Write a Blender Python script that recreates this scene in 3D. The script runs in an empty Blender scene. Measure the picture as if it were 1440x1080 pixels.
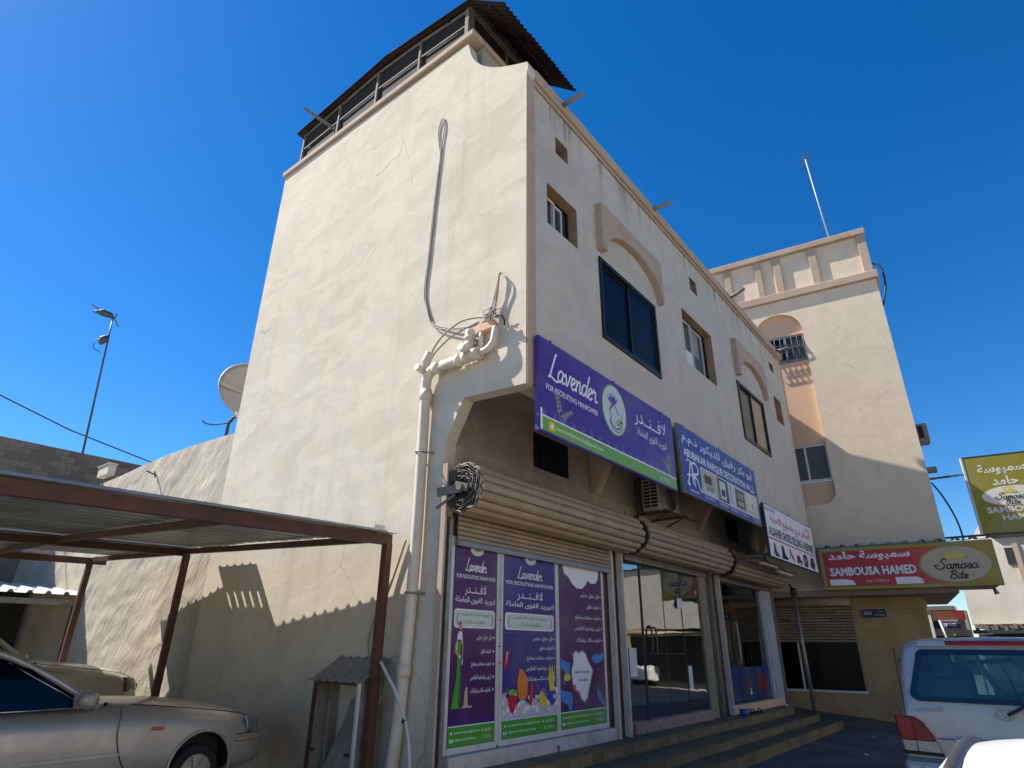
import bpy, bmesh, math, random
from mathutils import Vector, Matrix, noise as mnoise
from mathutils.geometry import tessellate_polygon
random.seed(7)
SC = bpy.context.scene
COL = SC.collection
rad = math.radians

# ------------------------------------------------------------------ camera, sky, sun, exposure
cam_d = bpy.data.cameras.new('camera'); cam = bpy.data.objects.new('camera', cam_d); COL.objects.link(cam)
cam_d.sensor_width = 36.0; cam_d.lens = 856.7/1440*36; cam_d.clip_start = .05; cam_d.clip_end = 3000
_p, _r, _a = rad(23.33), rad(.59), rad(38.5)
_M = Matrix(((math.sin(_a), math.cos(_a), 0), (-math.cos(_a), math.sin(_a), 0), (0, 0, 1)))
_F0 = Vector((0, math.cos(_p), math.sin(_p))); _U0 = Vector((0, -math.sin(_p), math.cos(_p))); _R0 = Vector((1, 0, 0))
_R1 = _R0*math.cos(_r)+_U0*math.sin(_r); _U1 = -_R0*math.sin(_r)+_U0*math.cos(_r)
_F, _R, _U = _M@_F0, _M@_R1, _M@_U1
cam.matrix_world = Matrix(((_R.x, _U.x, -_F.x, -5.56), (_R.y, _U.y, -_F.y, -4.25), (_R.z, _U.z, -_F.z, 1.70), (0, 0, 0, 1)))
SC.camera = cam
LDIR = Vector((1, -2.65, -3.1)).normalized()          # the way the sunlight travels
sun_d = bpy.data.lights.new('sun', 'SUN'); sun_d.energy = 4.6; sun_d.angle = rad(.5); sun_d.color = (1.0, .95, .88)
sun = bpy.data.objects.new('sun', sun_d); COL.objects.link(sun)
sun.rotation_euler = LDIR.to_track_quat('-Z', 'Y').to_euler()
world = bpy.data.worlds.new('World'); SC.world = world; world.use_nodes = True
wn = world.node_tree; wn.nodes.clear()
sky = wn.nodes.new('ShaderNodeTexSky'); sky.sky_type = 'NISHITA'; sky.sun_disc = False
sky.sun_elevation = math.asin(-LDIR.z); sky.sun_rotation = math.atan2(-LDIR.x, -LDIR.y)
sky.altitude = 0; sky.air_density = 1.0; sky.dust_density = .1; sky.ozone_density = 6.0
hs = wn.nodes.new('ShaderNodeHueSaturation'); hs.inputs['Saturation'].default_value = 1.30; hs.inputs['Hue'].default_value = .504
bg = wn.nodes.new('ShaderNodeBackground'); bg.inputs['Strength'].default_value = .074
wo = wn.nodes.new('ShaderNodeOutputWorld')
wn.links.new(sky.outputs[0], hs.inputs['Color']); wn.links.new(hs.outputs[0], bg.inputs[0]); wn.links.new(bg.outputs[0], wo.inputs[0])
SC.view_settings.view_transform = 'Standard'; SC.view_settings.look = 'None'
SC.view_settings.gamma = 1; SC.view_settings.use_curve_mapping = False
SC.view_settings.exposure = 1.15

# ------------------------------------------------------------------ materials
def hexc(h):
    h = h.lstrip('#'); r = []
    for i in (0, 2, 4):
        v = int(h[i:i+2], 16)/255
        r.append(v/12.92 if v <= .04045 else ((v+.055)/1.055)**2.4)
    return (*r, 1)
class NT:
    def __init__(s, name):
        s.m = bpy.data.materials.new(name); s.m.use_nodes = True; s.t = s.m.node_tree; s.t.nodes.clear()
        s.out = s.n('OutputMaterial'); s.b = s.n('BsdfPrincipled'); s.l(s.b.outputs[0], s.out.inputs[0])
        s._pos = None
    def n(s, k, **kw):
        nd = s.t.nodes.new('ShaderNode'+k)
        for a, v in kw.items(): setattr(nd, a, v)
        return nd
    def l(s, a, b): s.t.links.new(a, b)
    def pos(s):
        if s._pos is None: s._pos = s.n('NewGeometry').outputs['Position']
        return s._pos
    def obj(s): return s.n('TexCoord').outputs['Object']
    def mapping(s, src, scale=(1, 1, 1), loc=(0, 0, 0), rot=(0, 0, 0)):
        m = s.n('Mapping'); s.l(src, m.inputs[0]); m.inputs['Scale'].default_value = scale
        m.inputs['Location'].default_value = loc; m.inputs['Rotation'].default_value = rot; return m.outputs[0]
    def noise(s, src, scale, detail=4, rough=.55, dist=0):
        n = s.n('TexNoise'); s.l(src, n.inputs['Vector']); n.inputs['Scale'].default_value = scale
        n.inputs['Detail'].default_value = detail; n.inputs['Roughness'].default_value = rough
        n.inputs['Distortion'].default_value = dist; return n.outputs['Fac']
    def ramp(s, src, pts):
        r = s.n('ValToRGB'); s.l(src, r.inputs[0]); e = r.color_ramp.elements
        while len(e) < len(pts): e.new(.5)
        for i, (p, c) in enumerate(pts):
            e[i].position = p; e[i].color = c if isinstance(c, tuple) else (c, c, c, 1)
        return r.outputs[0]
    def mix(s, f, a, b, bt='MIX'):
        m = s.n('Mix', data_type='RGBA', blend_type=bt)
        for i, v in ((0, f), (6, a), (7, b)):
            if hasattr(v, 'type') and hasattr(v, 'node'): s.l(v, m.inputs[i])
            else: m.inputs[i].default_value = v
        return m.outputs[2]
    def math(s, op, a, b=None, c=None):
        m = s.n('Math', operation=op)
        for i, v in enumerate((a, b, c)):
            if v is None: continue
            if hasattr(v, 'node'): s.l(v, m.inputs[i])
            else: m.inputs[i].default_value = v
        return m.outputs[0]
    def bump(s, h, dist=.01, strength=1, nrm=None):
        b = s.n('Bump'); s.l(h, b.inputs['Height']); b.inputs['Distance'].default_value = dist; b.inputs['Strength'].default_value = strength
        if nrm: s.l(nrm, b.inputs['Normal'])
        return b.outputs[0]
    def set(s, k, v):
        i = s.b.inputs[k]
        if hasattr(v, 'node'): s.l(v, i)
        else: i.default_value = v
        return s
def sc_(c, k): return (min(1, c[0]*k), min(1, c[1]*k), min(1, c[2]*k), 1)
def pm(name, col, rough=.6, metal=0, var=.12, vs=3, bump=0, bs=60, dirt=None, dirts=2, dirta=.5, spec=.5, coat=0, piece=0):
    t = NT(name); c = hexc(col) if isinstance(col, str) else col
    p = t.obj()
    f = t.noise(p, vs, 5)
    cc = t.mix(t.ramp(f, [(.3, 0.), (.7, 1.)]), sc_(c, 1-var), sc_(c, 1+var))
    if piece:
        cc = t.mix(t.math('MULTIPLY', t.n('ObjectInfo').outputs['Random'], piece), cc, sc_(c, .45)); cc = t.mix(t.math('MULTIPLY', t.math('FRACT', t.math('MULTIPLY', t.n('ObjectInfo').outputs['Random'], 7.31)), piece*.7), cc, hexc('#a08858'))
    if dirt:
        g = t.ramp(t.noise(p, dirts, 7, .65), [(.42, 0.), (.68, 1.)])
        cc = t.mix(t.math('MULTIPLY', g, dirta), cc, hexc(dirt))
    t.set('Base Color', cc).set('Roughness', rough).set('Metallic', metal)
    t.b.inputs['Specular IOR Level'].default_value = spec
    if coat: t.b.inputs['Coat Weight'].default_value = coat; t.b.inputs['Coat Roughness'].default_value = .08
    if bump: t.set('Normal', t.bump(t.noise(p, bs, 4), bump))
    return t.m
def flat(name, col, rough=.5):
    t = NT(name); c = hexc(col); f = t.noise(t.obj(), 6, 3)
    g = t.noise(t.obj(), .9, 3); t.set('Base Color', t.mix(t.math('MULTIPLY', t.ramp(g, [(.45, 0.), (.75, 1.)]), .22), t.mix(f, sc_(c, .92), sc_(c, 1.06)), (.42, .40, .37, 1))).set('Roughness', rough); t.set('Normal', t.bump(t.noise(t.obj(), 3.5, 3), .006)); t.b.inputs['Specular IOR Level'].default_value = .3
    return t.m
def stucco(name, base, streaks=None, big=.010, fine=.0025, patch=.10, spots=True, cracks=False, dirtz=None, patches=False):
    t = NT(name); c = hexc(base); p = t.pos()
    f1 = t.noise(p, .55, 4, .6, .6); f2 = t.noise(p, 2.3, 6, .65, .4)
    cc = t.mix(t.ramp(f1, [(.35, 0.), (.65, 1.)]), sc_(c, 1-patch), sc_(c, 1+patch*.5))
    cc = t.mix(t.ramp(f2, [(.45, 0.), (.62, .6)]), cc, t.mix(.5, sc_(c, 1-patch*1.3), hexc('#c9b8a0')))
    if patches:
        pf = t.ramp(t.noise(t.mapping(p, (.55, .55, 1.1)), 1.5, 6, .62, .5), [(.47, 0.), (.53, 1.), (.60, 1.), (.66, 0.)])
        cc = t.mix(t.math('MULTIPLY', pf, .42), cc, sc_(c, 1.14))
        dp_ = t.ramp(t.noise(t.mapping(p, (2.6, 2.6, .16)), 1.0, 5, .65), [(.55, 0.), (.78, 1.)])
        cc = t.mix(t.math('MULTIPLY', dp_, .28), cc, hexc('#8c7a66'))
        vv = t.n('TexVoronoi', feature='DISTANCE_TO_EDGE'); vv.inputs['Scale'].default_value = .42
        dn_ = t.n('TexNoise'); t.l(p, dn_.inputs['Vector']); dn_.inputs['Scale'].default_value = 1.2; dn_.inputs['Detail'].default_value = 6
        t.l(t.mix(.35, p, dn_.outputs['Color'], 'ADD'), vv.inputs['Vector'])
        ck = t.math('MULTIPLY', t.ramp(vv.outputs['Distance'], [(0., 1.), (.0035, 0.)]), t.ramp(t.noise(p, .5, 3), [(.52, 0.), (.60, 1.)]))
        cc = t.mix(t.math('MULTIPLY', ck, .6), cc, hexc('#7b6c5b'))
        sp_ = t.ramp(t.noise(p, 5.5, 2), [(.70, 0.), (.76, 1.)])
        cc = t.mix(t.math('MULTIPLY', sp_, .16), cc, hexc('#8d8070'))
    if streaks:
        z = t.n('SeparateXYZ'); t.l(p, z.inputs[0])
        st = t.noise(t.mapping(p, (5, 5, .35)), 1.0, 7, .75, .3)
        ms = t.ramp(t.math('MULTIPLY_ADD', z.outputs[2], 1/streaks[1], -(streaks[0]-streaks[1])/streaks[1]), [(0., 0.), (.55, .35), (1., 1.)])
        sm = t.math('MULTIPLY', t.ramp(st, [(.51, 0.), (.62, 1.)]), ms)
        cc = t.mix(t.math('MULTIPLY', sm, .75), cc, hexc('#544a40'))
        st2 = t.noise(t.mapping(p, (1.6, 1.6, .3)), 1.0, 6, .65)
        cc = t.mix(t.math('MULTIPLY', t.ramp(st2, [(.50, 0.), (.80, 1.)]), .14), cc, hexc('#8d7f70'))
    if dirtz:
        z2 = t.n('SeparateXYZ'); t.l(p, z2.inputs[0])
        m = t.ramp(t.math('MULTIPLY_ADD', z2.outputs[2], -1/dirtz, 1.), [(0., 0.), (1., 1.)])
        cc = t.mix(t.math('MULTIPLY', t.math('MULTIPLY', m, t.ramp(t.noise(p, 3, 6, .7), [(.35, 0.), (.7, 1.)])), .6), cc, hexc('#6f6250'))
    if cracks:
        v = t.n('TexVoronoi', feature='DISTANCE_TO_EDGE'); v.inputs['Scale'].default_value = .33
        t.l(t.mix(.12, p, t.n('TexNoise').outputs['Color']), v.inputs['Vector'])
        cr = t.math('MULTIPLY', t.ramp(v.outputs['Distance'], [(0., .5), (.004, 0.)]), t.ramp(t.noise(p, .8), [(.5, 0.), (.58, 1.)]))
        cc = t.mix(t.math('MULTIPLY', cr, .6), cc, hexc('#6b5c4c'))
    t.set('Base Color', cc).set('Roughness', .92); t.b.inputs['Specular IOR Level'].default_value = .2
    b1 = t.bump(t.noise(t.mapping(p, (1, .8, 1.5)), 1.1, 3, .5, .4), big*1.6)
    b2 = t.bump(t.noise(p, 7, 6, .7), big*.45, 1, b1)
    t.set('Normal', t.bump(t.noise(p, 120, 3), fine, 1, b2))
    return t.m
def glassmat(name, tint, refl=.0, rough=.02, ior=1.5, tr=1.0):
    t = NT(name); t.t.nodes.remove(t.b)
    tr_ = t.n('BsdfTransparent'); tr_.inputs[0].default_value = tint
    g = t.n('BsdfGlossy'); g.inputs['Roughness'].default_value = rough; g.inputs['Color'].default_value = (1, 1, 1, 1)
    nb = t.bump(t.noise(t.obj(), 1.6, 2), .0016); t.l(nb, g.inputs['Normal'])
    fr = t.n('Fresnel'); fr.inputs['IOR'].default_value = ior
    m = t.n('MixShader'); t.l(t.math('ADD', fr.outputs[0], refl), m.inputs[0]); t.l(tr_.outputs[0], m.inputs[1]); t.l(g.outputs[0], m.inputs[2])
    t.l(m.outputs[0], t.out.inputs[0]); return t.m
def darkglass(name, col, rough=.06, var=.3, spec=.5):
    t = NT(name); c = hexc(col); f = t.noise(t.obj(), .9, 3)
    t.set('Base Color', t.mix(f, sc_(c, 1-var), sc_(c, 1+var))).set('Roughness', rough); t.b.inputs['Specular IOR Level'].default_value = spec
    t.set('Normal', t.bump(t.noise(t.obj(), 2, 2), .002)); return t.m
def netting(name, col, fac):
    t = NT(name); t.set('Base Color', hexc(col)).set('Roughness', .9)
    tr = t.n('BsdfTransparent'); m = t.n('MixShader')
    f = t.noise(t.obj(), 2.2, 6, .7)
    t.l(t.ramp(f, [(.3, fac-.12), (.7, min(1, fac+.15))]), m.inputs[0]); t.l(tr.outputs[0], m.inputs[1]); t.l(t.b.outputs[0], m.inputs[2]); t.l(m.outputs[0], t.out.inputs[0])
    return t.m
def roughplaster(name, base):
    t = NT(name); c = hexc(base); p = t.pos()
    q = t.mapping(p, (1, 1, 1), rot=(rad(-28), 0, 0))
    f = t.noise(t.mapping(q, (1, 3.2, 1.3)), 1.4, 6, .6, 1.4)
    cc = t.mix(t.ramp(t.noise(p, .8, 5), [(.35, 0.), (.65, 1.)]), sc_(c, .86), sc_(c, 1.08))
    t.set('Base Color', cc).set('Roughness', .95); t.b.inputs['Specular IOR Level'].default_value = .15
    b = t.bump(f, .026); t.set('Normal', t.bump(t.noise(p, 30, 5, .7), .006, 1, b)); return t.m

M = {}
M['side'] = stucco('cream_stucco_side_wall', '#c8beac', big=.0065, patch=.10, patches=True, dirtz=1.2)
M['front'] = stucco('cream_stucco_front', '#c0b8ab', streaks=(10.1, 1.1), big=.007, patch=.08, patches=True)
M['lower'] = stucco('grey_beige_plaster', '#9c9287', big=.006, patch=.12)
M['trim'] = stucco('pink_beige_trim', '#b29c8a', big=.004, patch=.10)
M['reveal'] = stucco('brown_beige_reveal', '#94795f', big=.003, patch=.08)
M['tower'] = stucco('cream_stucco_tower', '#dccab0', big=.006, patch=.05, cracks=True)
M['peach'] = stucco('peach_stucco', '#d6b192', big=.004, patch=.05)
M['tan'] = stucco('yellow_tan_plaster', '#9f8860', big=.005, patch=.10, dirtz=1.0)
M['yard'] = roughplaster('rough_trowelled_plaster', '#b8ae9c')
M['white_wall'] = stucco('white_plaster', '#cfc9bd', big=.006, patch=.10)
M['opp'] = stucco('opposite_plaster', '#c9b791', big=.006, patch=.10)
M['block'] = pm('grey_concrete_block', '#6e665b', .95, var=.25, vs=2.2, bump=.006, bs=40, dirt='#8d806c', dirts=.8)
M['mortar'] = pm('mortar', '#7d7467', .95, var=.2, bump=.01, bs=30)
M['beige_slat'] = pm('beige_shutter_slat', '#a4917f', .55, piece=.34, var=.16, vs=4, bump=.001, bs=60, dirt='#7e6a58', dirts=3, dirta=.35)
M['tan_slat'] = pm('tan_shutter_slat', '#a08f7a', .6, var=.15, vs=4, dirt='#6a5c4a', dirts=3)
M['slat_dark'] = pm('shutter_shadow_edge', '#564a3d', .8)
M['steel'] = pm('grey_steel', '#8d8b86', .45, .6, var=.15, vs=6, dirt='#6b6459', dirts=5)
M['steel_dk'] = pm('dark_steel', '#4a4a4a', .5, .6, var=.2)
M['coil'] = pm('dull_coil_edge', '#6a6258', .6, .3, var=.3, vs=20)
M['galv'] = pm('galvanised_sheet', '#979a98', .42, .35, var=.18, vs=1.5, dirt='#5f5c55', dirts=1.2, dirta=.4)
M['galv_old'] = pm('old_corrugated_sheet', '#8b887e', .75, .05, var=.3, vs=2, dirt='#4c463d', dirts=2.5, dirta=.6)
M['rustbrown'] = pm('brown_painted_steel', '#553526', .6, .1, var=.22, vs=5, bump=.001, dirt='#3c2419', dirts=6, dirta=.5)
M['rustroof'] = pm('rusty_roof_sheet', '#30201c', .85, .2, var=.5, vs=1.8, dirt='#20181a', dirts=2.5, dirta=.8)
M['wood_grey'] = pm('weathered_grey_wood', '#726b60', .85, var=.25, vs=7, bump=.002)
M['net'] = netting('dark_netting', '#24241f', .97)
M['white_alu'] = pm('white_aluminium', '#c9c7c2', .4, .0, var=.05, dirt='#8e887c', dirts=4, dirta=.35)
M['white_plinth'] = pm('white_plinth_paint', '#bdbab4', .7, var=.08, bump=.004, bs=14, dirt='#7d766b', dirts=5, dirta=.5)
M['bronze'] = pm('bronze_aluminium', '#2b2723', .4, .5, var=.1)
M['pane_blue'] = darkglass('dark_blue_pane', '#0b0f1d', .3, spec=.10)
M['pane_dark'] = darkglass('near_black_pane', '#0b0c0e', .25, spec=.1)
M['pane_beige'] = darkglass('beige_curtained_pane', '#6b5d4c', .15)
M['pane_grey'] = darkglass('grey_pane', '#3d4044', .25, spec=.2)
M['pane_teal'] = darkglass('greygreen_pane', '#525755', .35, spec=.15)
M['curtain'] = pm('grey_curtain', '#8d8a86', .9)
M['paper'] = flat('white_paper', '#d8d8d8', .8)
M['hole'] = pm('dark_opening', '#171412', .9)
M['shopglass'] = glassmat('shop_glass', (.50, .56, .54, 1), refl=.26)
M['shopglass2'] = glassmat('dark_shop_glass', (.34, .38, .40, 1), refl=.10)
M['purple'] = flat('purple_print', '#4b2f86', .35)
M['purple2'] = flat('blue_violet_print', '#3a2a78', .35)
M['plum'] = flat('plum_print', '#4c1f55', .35)
M['purple_lt'] = flat('lilac_print', '#6c57a4', .4)
M['sgreen'] = flat('green_print', '#6fa443', .4)
M['pgreen'] = flat('poster_green', '#479a2c', .4)
M['white'] = flat('white_print', '#e6e4e6', .45)
M['offwhite'] = flat('pale_print', '#c7cfc9', .45)
M['black'] = flat('black_print', '#17161c', .45)
M['red'] = flat('red_print', '#c01f2c', .4)
M['blue'] = flat('blue_print', '#2b3f96', .4)
M['ltblue'] = flat('light_blue_print', '#3f86c8', .4)
M['orange'] = flat('orange_print', '#dd7a2c', .4)
M['yellow'] = flat('yellow_print', '#d8c038', .4)
M['skin'] = flat('printed_skin', '#c98f6c', .5)
M['grey_p'] = flat('grey_print', '#8f8d8a', .5)
M['dkgrey_p'] = flat('dark_grey_print', '#4a4844', .5)
M['tan_p'] = flat('tan_print', '#b9a88c', .5)
M['foam'] = flat('foam_print', '#bdb4cc', .5)
M['ygreen'] = flat('yellow_green_board', '#8f8c34', .45)
M['yboard'] = flat('mustard_yellow_board', '#8f852a', .45)
M['cream_p'] = flat('cream_print', '#d9d3c0', .5)
M['plate_blue'] = flat('blue_plate', '#1f2f66', .4)
M['rust_sign'] = flat('rust_brown_board', '#6b3f26', .6)
M['darkred'] = flat('dark_red_print', '#7c2420', .4)
M['pvc'] = pm('painted_pvc_pipe', '#cfc3b0', .5, var=.08, dirt='#96897a', dirts=4, dirta=.3)
M['cable_beige'] = pm('beige_cable', '#9c9184', .7)
M['cable_black'] = pm('black_cable', '#1d1c1b', .6)
M['hose'] = pm('white_hose', '#bdbab2', .5)
M['ac_white'] = pm('ac_casing', '#a9a499', .5, var=.08, dirt='#746b5c', dirts=4)
M['tile'] = pm('brown_stone_tile', '#685d48', .6, piece=.4, var=.35, vs=1.1, bump=.002, bs=30, dirt='#4f473b', dirts=3)
M['tile_r'] = pm('ochre_riser_tile', '#77684a', .6, piece=.65, var=.38, vs=1.3, bump=.002, bs=30, dirt='#584c38', dirts=4)
M['grout'] = pm('dark_grout', '#4a443b', .95)
M['sill'] = pm('pink_marble_sill', '#9d8c7e', .6, var=.15, vs=8, dirt='#6e3c2e', dirts=9, dirta=.8)
M['pil_brown'] = pm('brown_pilaster', '#6b5347', .7, var=.1)
M['pil_grey'] = pm('grey_yellow_pilaster', '#857c66', .7, var=.12)
M['frame_blue'] = pm('pale_blue_frame', '#a9adb8', .5, var=.06)
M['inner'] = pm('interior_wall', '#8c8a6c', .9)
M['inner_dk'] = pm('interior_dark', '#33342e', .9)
M['bluefilm'] = flat('blue_window_film', '#1d3870', .4)
M['plastic_blue'] = pm('blue_plastic', '#1653a8', .35)
M['rubber'] = pm('black_rubber', '#141414', .75)
M['tyre'] = pm('tyre_rubber', '#191919', .8, bump=.002, bs=80)
M['rim'] = pm('alloy_rim', '#8f8f8f', .35, .8)
M['chrome'] = pm('chrome', '#c8c8c8', .12, 1.0, var=.02)
def paint(name, col, metal, rough, dust, da):
    t = NT(name); c = hexc(col); p = t.obj()
    d = t.ramp(t.noise(p, 3.0, 7, .7), [(.35, 0.), (.7, 1.)])
    t.set('Base Color', t.mix(t.math('MULTIPLY', d, da), c, hexc(dust))).set('Metallic', metal)
    t.set('Roughness', t.math('MULTIPLY_ADD', d, .25, rough)); t.b.inputs['Coat Weight'].default_value = .55; t.b.inputs['Coat Roughness'].default_value = .12
    return t.m
M['silver'] = paint('dusty_champagne_silver_paint', '#a39e96', .35, .34, '#9c8f7c', .6)
M['suvpaint'] = paint('pearl_silver_blue_paint', '#9b9c9e', .35, .32, '#8c8778', .15)
M['beigepaint'] = paint('dusty_pale_green_beige_paint', '#a9a79c', .2, .38, '#a39d8e', .35)
M['whitepaint'] = paint('white_paint', '#d4d4d0', .0, .25, '#bab6a8', .15)
M['carglass'] = darkglass('car_side_glass', '#04081a', .04)
M['cargl_t'] = glassmat('car_rear_glass', (.62, .78, .80, 1), refl=.0)
M['lampred'] = pm('red_lamp_lens', '#7e101c', .3, var=.15, vs=20, spec=.3)
M['lampclear'] = pm('clear_lamp_lens', '#747b80', .12, .3, var=.2, vs=12, coat=.6)
M['lampdark'] = pm('smoky_lamp_lens', '#3c3a30', .15, .2, var=.3, vs=12, coat=.6)
M['amber'] = pm('amber_marker_lens', '#b2431c', .25, coat=.4)
M['seat'] = pm('grey_seat_cloth', '#8d948c', .9)
M['asphalt'] = pm('asphalt', '#47474a', .85, var=.35, vs=.5, bump=.008, bs=70, dirt='#776d5a', dirts=1.1, dirta=.75)
M['dusty'] = pm('dusty_bounce_road', '#878074', .95, var=.2, vs=.5, bump=.008, bs=30, dirt='#9c9282', dirts=.3, dirta=.6)  # dusty road tone lightened outside the building's shade to bounce light
M['sand'] = pm('sandy_yard_ground', '#9a9080', .95, var=.2, vs=.7, bump=.01, bs=20)
M['dish'] = pm('dish_metal', '#a9a296', .55, .2, var=.08)
M['antenna'] = pm('antenna_metal', '#55565c', .5, .4)
M['aerial_rust'] = pm('rusty_aerial', '#5f5650', .7, .4)

# ------------------------------------------------------------------ mesh helpers
class Fr:                                   # a local frame: x right along a face, y inward, z up
    def __init__(s, o, x=(1, 0, 0), y=(0, 1, 0), z=(0, 0, 1)):
        s.o, s.x, s.y, s.z = Vector(o), Vector(x).normalized(), Vector(y).normalized(), Vector(z).normalized()
    def __call__(s, p): return s.o+s.x*p[0]+s.y*p[1]+s.z*p[2]
ID = Fr((0, 0, 0))
class MB:
    def __init__(s, fr=ID): s.v, s.f, s.mi, s.fr, s.sm = [], [], [], fr, []
    def V(s, p): s.v.append(s.fr(p)); return len(s.v)-1
    def F(s, idx, m=0, sm=False): s.f.append(tuple(idx)); s.mi.append(m); s.sm.append(sm)
    def box(s, x0, x1, y0, y1, z0, z1, m=0):
        a = [s.V((x, y, z)) for z in (z0, z1) for y in (y0, y1) for x in (x0, x1)]
        for q in ((0, 2, 3, 1), (4, 5, 7, 6), (0, 1, 5, 4), (2, 6, 7, 3), (0, 4, 6, 2), (1, 3, 7, 5)): s.F([a[i] for i in q], m)
        return s
    def obox(s, c, ax, h, m=0):
        c = Vector(c); ax = [Vector(a).normalized() for a in ax]
        a = [s.V(c+ax[0]*h[0]*i+ax[1]*h[1]*j+ax[2]*h[2]*k) for k in (-1, 1) for j in (-1, 1) for i in (-1, 1)]
        for q in ((0, 2, 3, 1), (4, 5, 7, 6), (0, 1, 5, 4), (2, 6, 7, 3), (0, 4, 6, 2), (1, 3, 7, 5)): s.F([a[i] for i in q], m)
        return s
    def bar(s, a, b, w, h=None, up=(0, 0, 1), m=0):
        a, b = Vector(a), Vector(b); d = (b-a); L = d.length; d.normalize(); h = h or w
        u = Vector(up)
        if abs(d.dot(u)) > .95: u = Vector((1, 0, 0))
        r = d.cross(u).normalized(); u = r.cross(d).normalized()
        return s.obox((a+b)/2, (d, r, u), (L/2, w/2, h/2), m)
    def prism(s, pts, ax, d0, d1, m=0):     # polygon extruded: ax 'y' pts=(x,z); 'x' pts=(y,z); 'z' pts=(x,y)
        mk = {'y': lambda p, d: (p[0], d, p[1]), 'x': lambda p, d: (d, p[0], p[1]), 'z': lambda p, d: (p[0], p[1], d)}[ax]
        n = len(pts); A = [s.V(mk(p, d0)) for p in pts]; B = [s.V(mk(p, d1)) for p in pts]
        tri = tessellate_polygon([[Vector((p[0], p[1], 0)) for p in pts]])
        for t in tri: s.F([A[i] for i in t], m); s.F([B[i] for i in reversed(t)], m)
        for i in range(n):
            j = (i+1) % n; s.F((A[i], B[i], B[j], A[j]), m)
        return s
    def tube(s, pts, r, seg=8, m=0, cap=True, closed=False):
        P = [Vector(p) for p in pts]; n = len(P); rings = []; prev = None
        for i in range(n):
            if closed: d = (P[(i+1) % n]-P[i-1]).normalized()
            else: d = (P[min(i+1, n-1)]-P[max(i-1, 0)]).normalized()
            if prev is None:
                u = Vector((0, 0, 1)) if abs(d.z) < .9 else Vector((1, 0, 0)); prev = (u-d*u.dot(d)).normalized()
            else:
                prev = (prev-d*prev.dot(d))
                prev = prev.normalized() if prev.length > 1e-6 else d.orthogonal().normalized()
            w = d.cross(prev); rr = r[i] if isinstance(r, (list, tuple)) else r
            rings.append([s.V(P[i]+(prev*math.cos(k*2*math.pi/seg)+w*math.sin(k*2*math.pi/seg))*rr) for k in range(seg)])
        for i in range(n if closed else n-1):
            a, b = rings[i], rings[(i+1) % n]
            for k in range(seg): s.F((a[k], a[(k+1) % seg], b[(k+1) % seg], b[k]), m, True)
        if cap and not closed: s.F(list(reversed(rings[0])), m); s.F(rings[-1], m)
        return s
    def grid(s, fn, nu, nv, m=0, sm=True):
        idx = [[s.V(fn(i/nu, j/nv)) for j in range(nv+1)] for i in range(nu+1)]
        for i in range(nu):
            for j in range(nv): s.F((idx[i][j], idx[i+1][j], idx[i+1][j+1], idx[i][j+1]), m, sm)
        return s
    def build(s, name, mat, parent=None, bevel=0, solid=0, sub=0, autosm=False):
        off = parent['_o'] if parent is not None else None
        off = Vector(off) if off is not None else Vector((0, 0, 0))
        me = bpy.data.meshes.new(name); me.from_pydata([tuple(v-off) for v in s.v], [], s.f)
        for mm in (mat if isinstance(mat, (list, tuple)) else [mat]): me.materials.append(mm)
        for p, i, q in zip(me.polygons, s.mi, s.sm): p.material_index = i; p.use_smooth = q
        bm = bmesh.new(); bm.from_mesh(me); bmesh.ops.recalc_face_normals(bm, faces=bm.faces); bm.to_mesh(me); bm.free()
        me.update()
        o = bpy.data.objects.new(name, me); COL.objects.link(o)
        if parent is not None:
            o.parent = parent
            if parent.type == 'MESH': o['_o'] = tuple(off)
        else: o['_o'] = (0., 0., 0.)
        if parent is not None: o['_o'] = tuple(off)
        if solid: md = o.modifiers.new('thickness', 'SOLIDIFY'); md.thickness = solid; md.offset = 0
        if bevel: md = o.modifiers.new('bevel', 'BEVEL'); md.width = bevel; md.segments = 2; md.limit_method = 'ANGLE'
        if sub: md = o.modifiers.new('sub', 'SUBSURF'); md.levels = sub; md.render_levels = sub
        return o
def root(name, label, cat, loc, group=None):
    o = bpy.data.objects.new(name, None); COL.objects.link(o); o.location = loc; o.empty_display_size = .1
    o['_o'] = tuple(map(float, loc)); o['label'] = label; o['category'] = cat
    if group: o['group'] = group
    return o
def tag(o, label=None, cat=None, group=None, kind=None):
    for k, v in (('label', label), ('category', cat), ('group', group), ('kind', kind)):
        if v: o[k] = v
    return o
def apply_mods(o):
    dg = bpy.context.evaluated_depsgraph_get(); dg.update()
    me = bpy.data.meshes.new_from_object(o.evaluated_get(dg), depsgraph=dg)
    old = o.data; o.modifiers.clear(); o.data = me; me.name = old.name; return o
def smooth(pts, k=6, closed=False):
    P = [Vector(p) for p in pts]; n = len(P); out = []
    if n < 3: return P
    rng = range(n if closed else n-1)
    for i in rng:
        if closed: a, b, c, d = P[i-1], P[i], P[(i+1) % n], P[(i+2) % n]
        else: a, b, c, d = P[max(i-1, 0)], P[i], P[i+1], P[min(i+2, n-1)]
        for j in range(k):
            t = j/k; t2, t3 = t*t, t*t*t
            out.append(.5*((2*b)+(-a+c)*t+(2*a-5*b+4*c-d)*t2+(-a+3*b-3*c+d)*t3))
    if not closed: out.append(P[-1])
    return out
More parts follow.
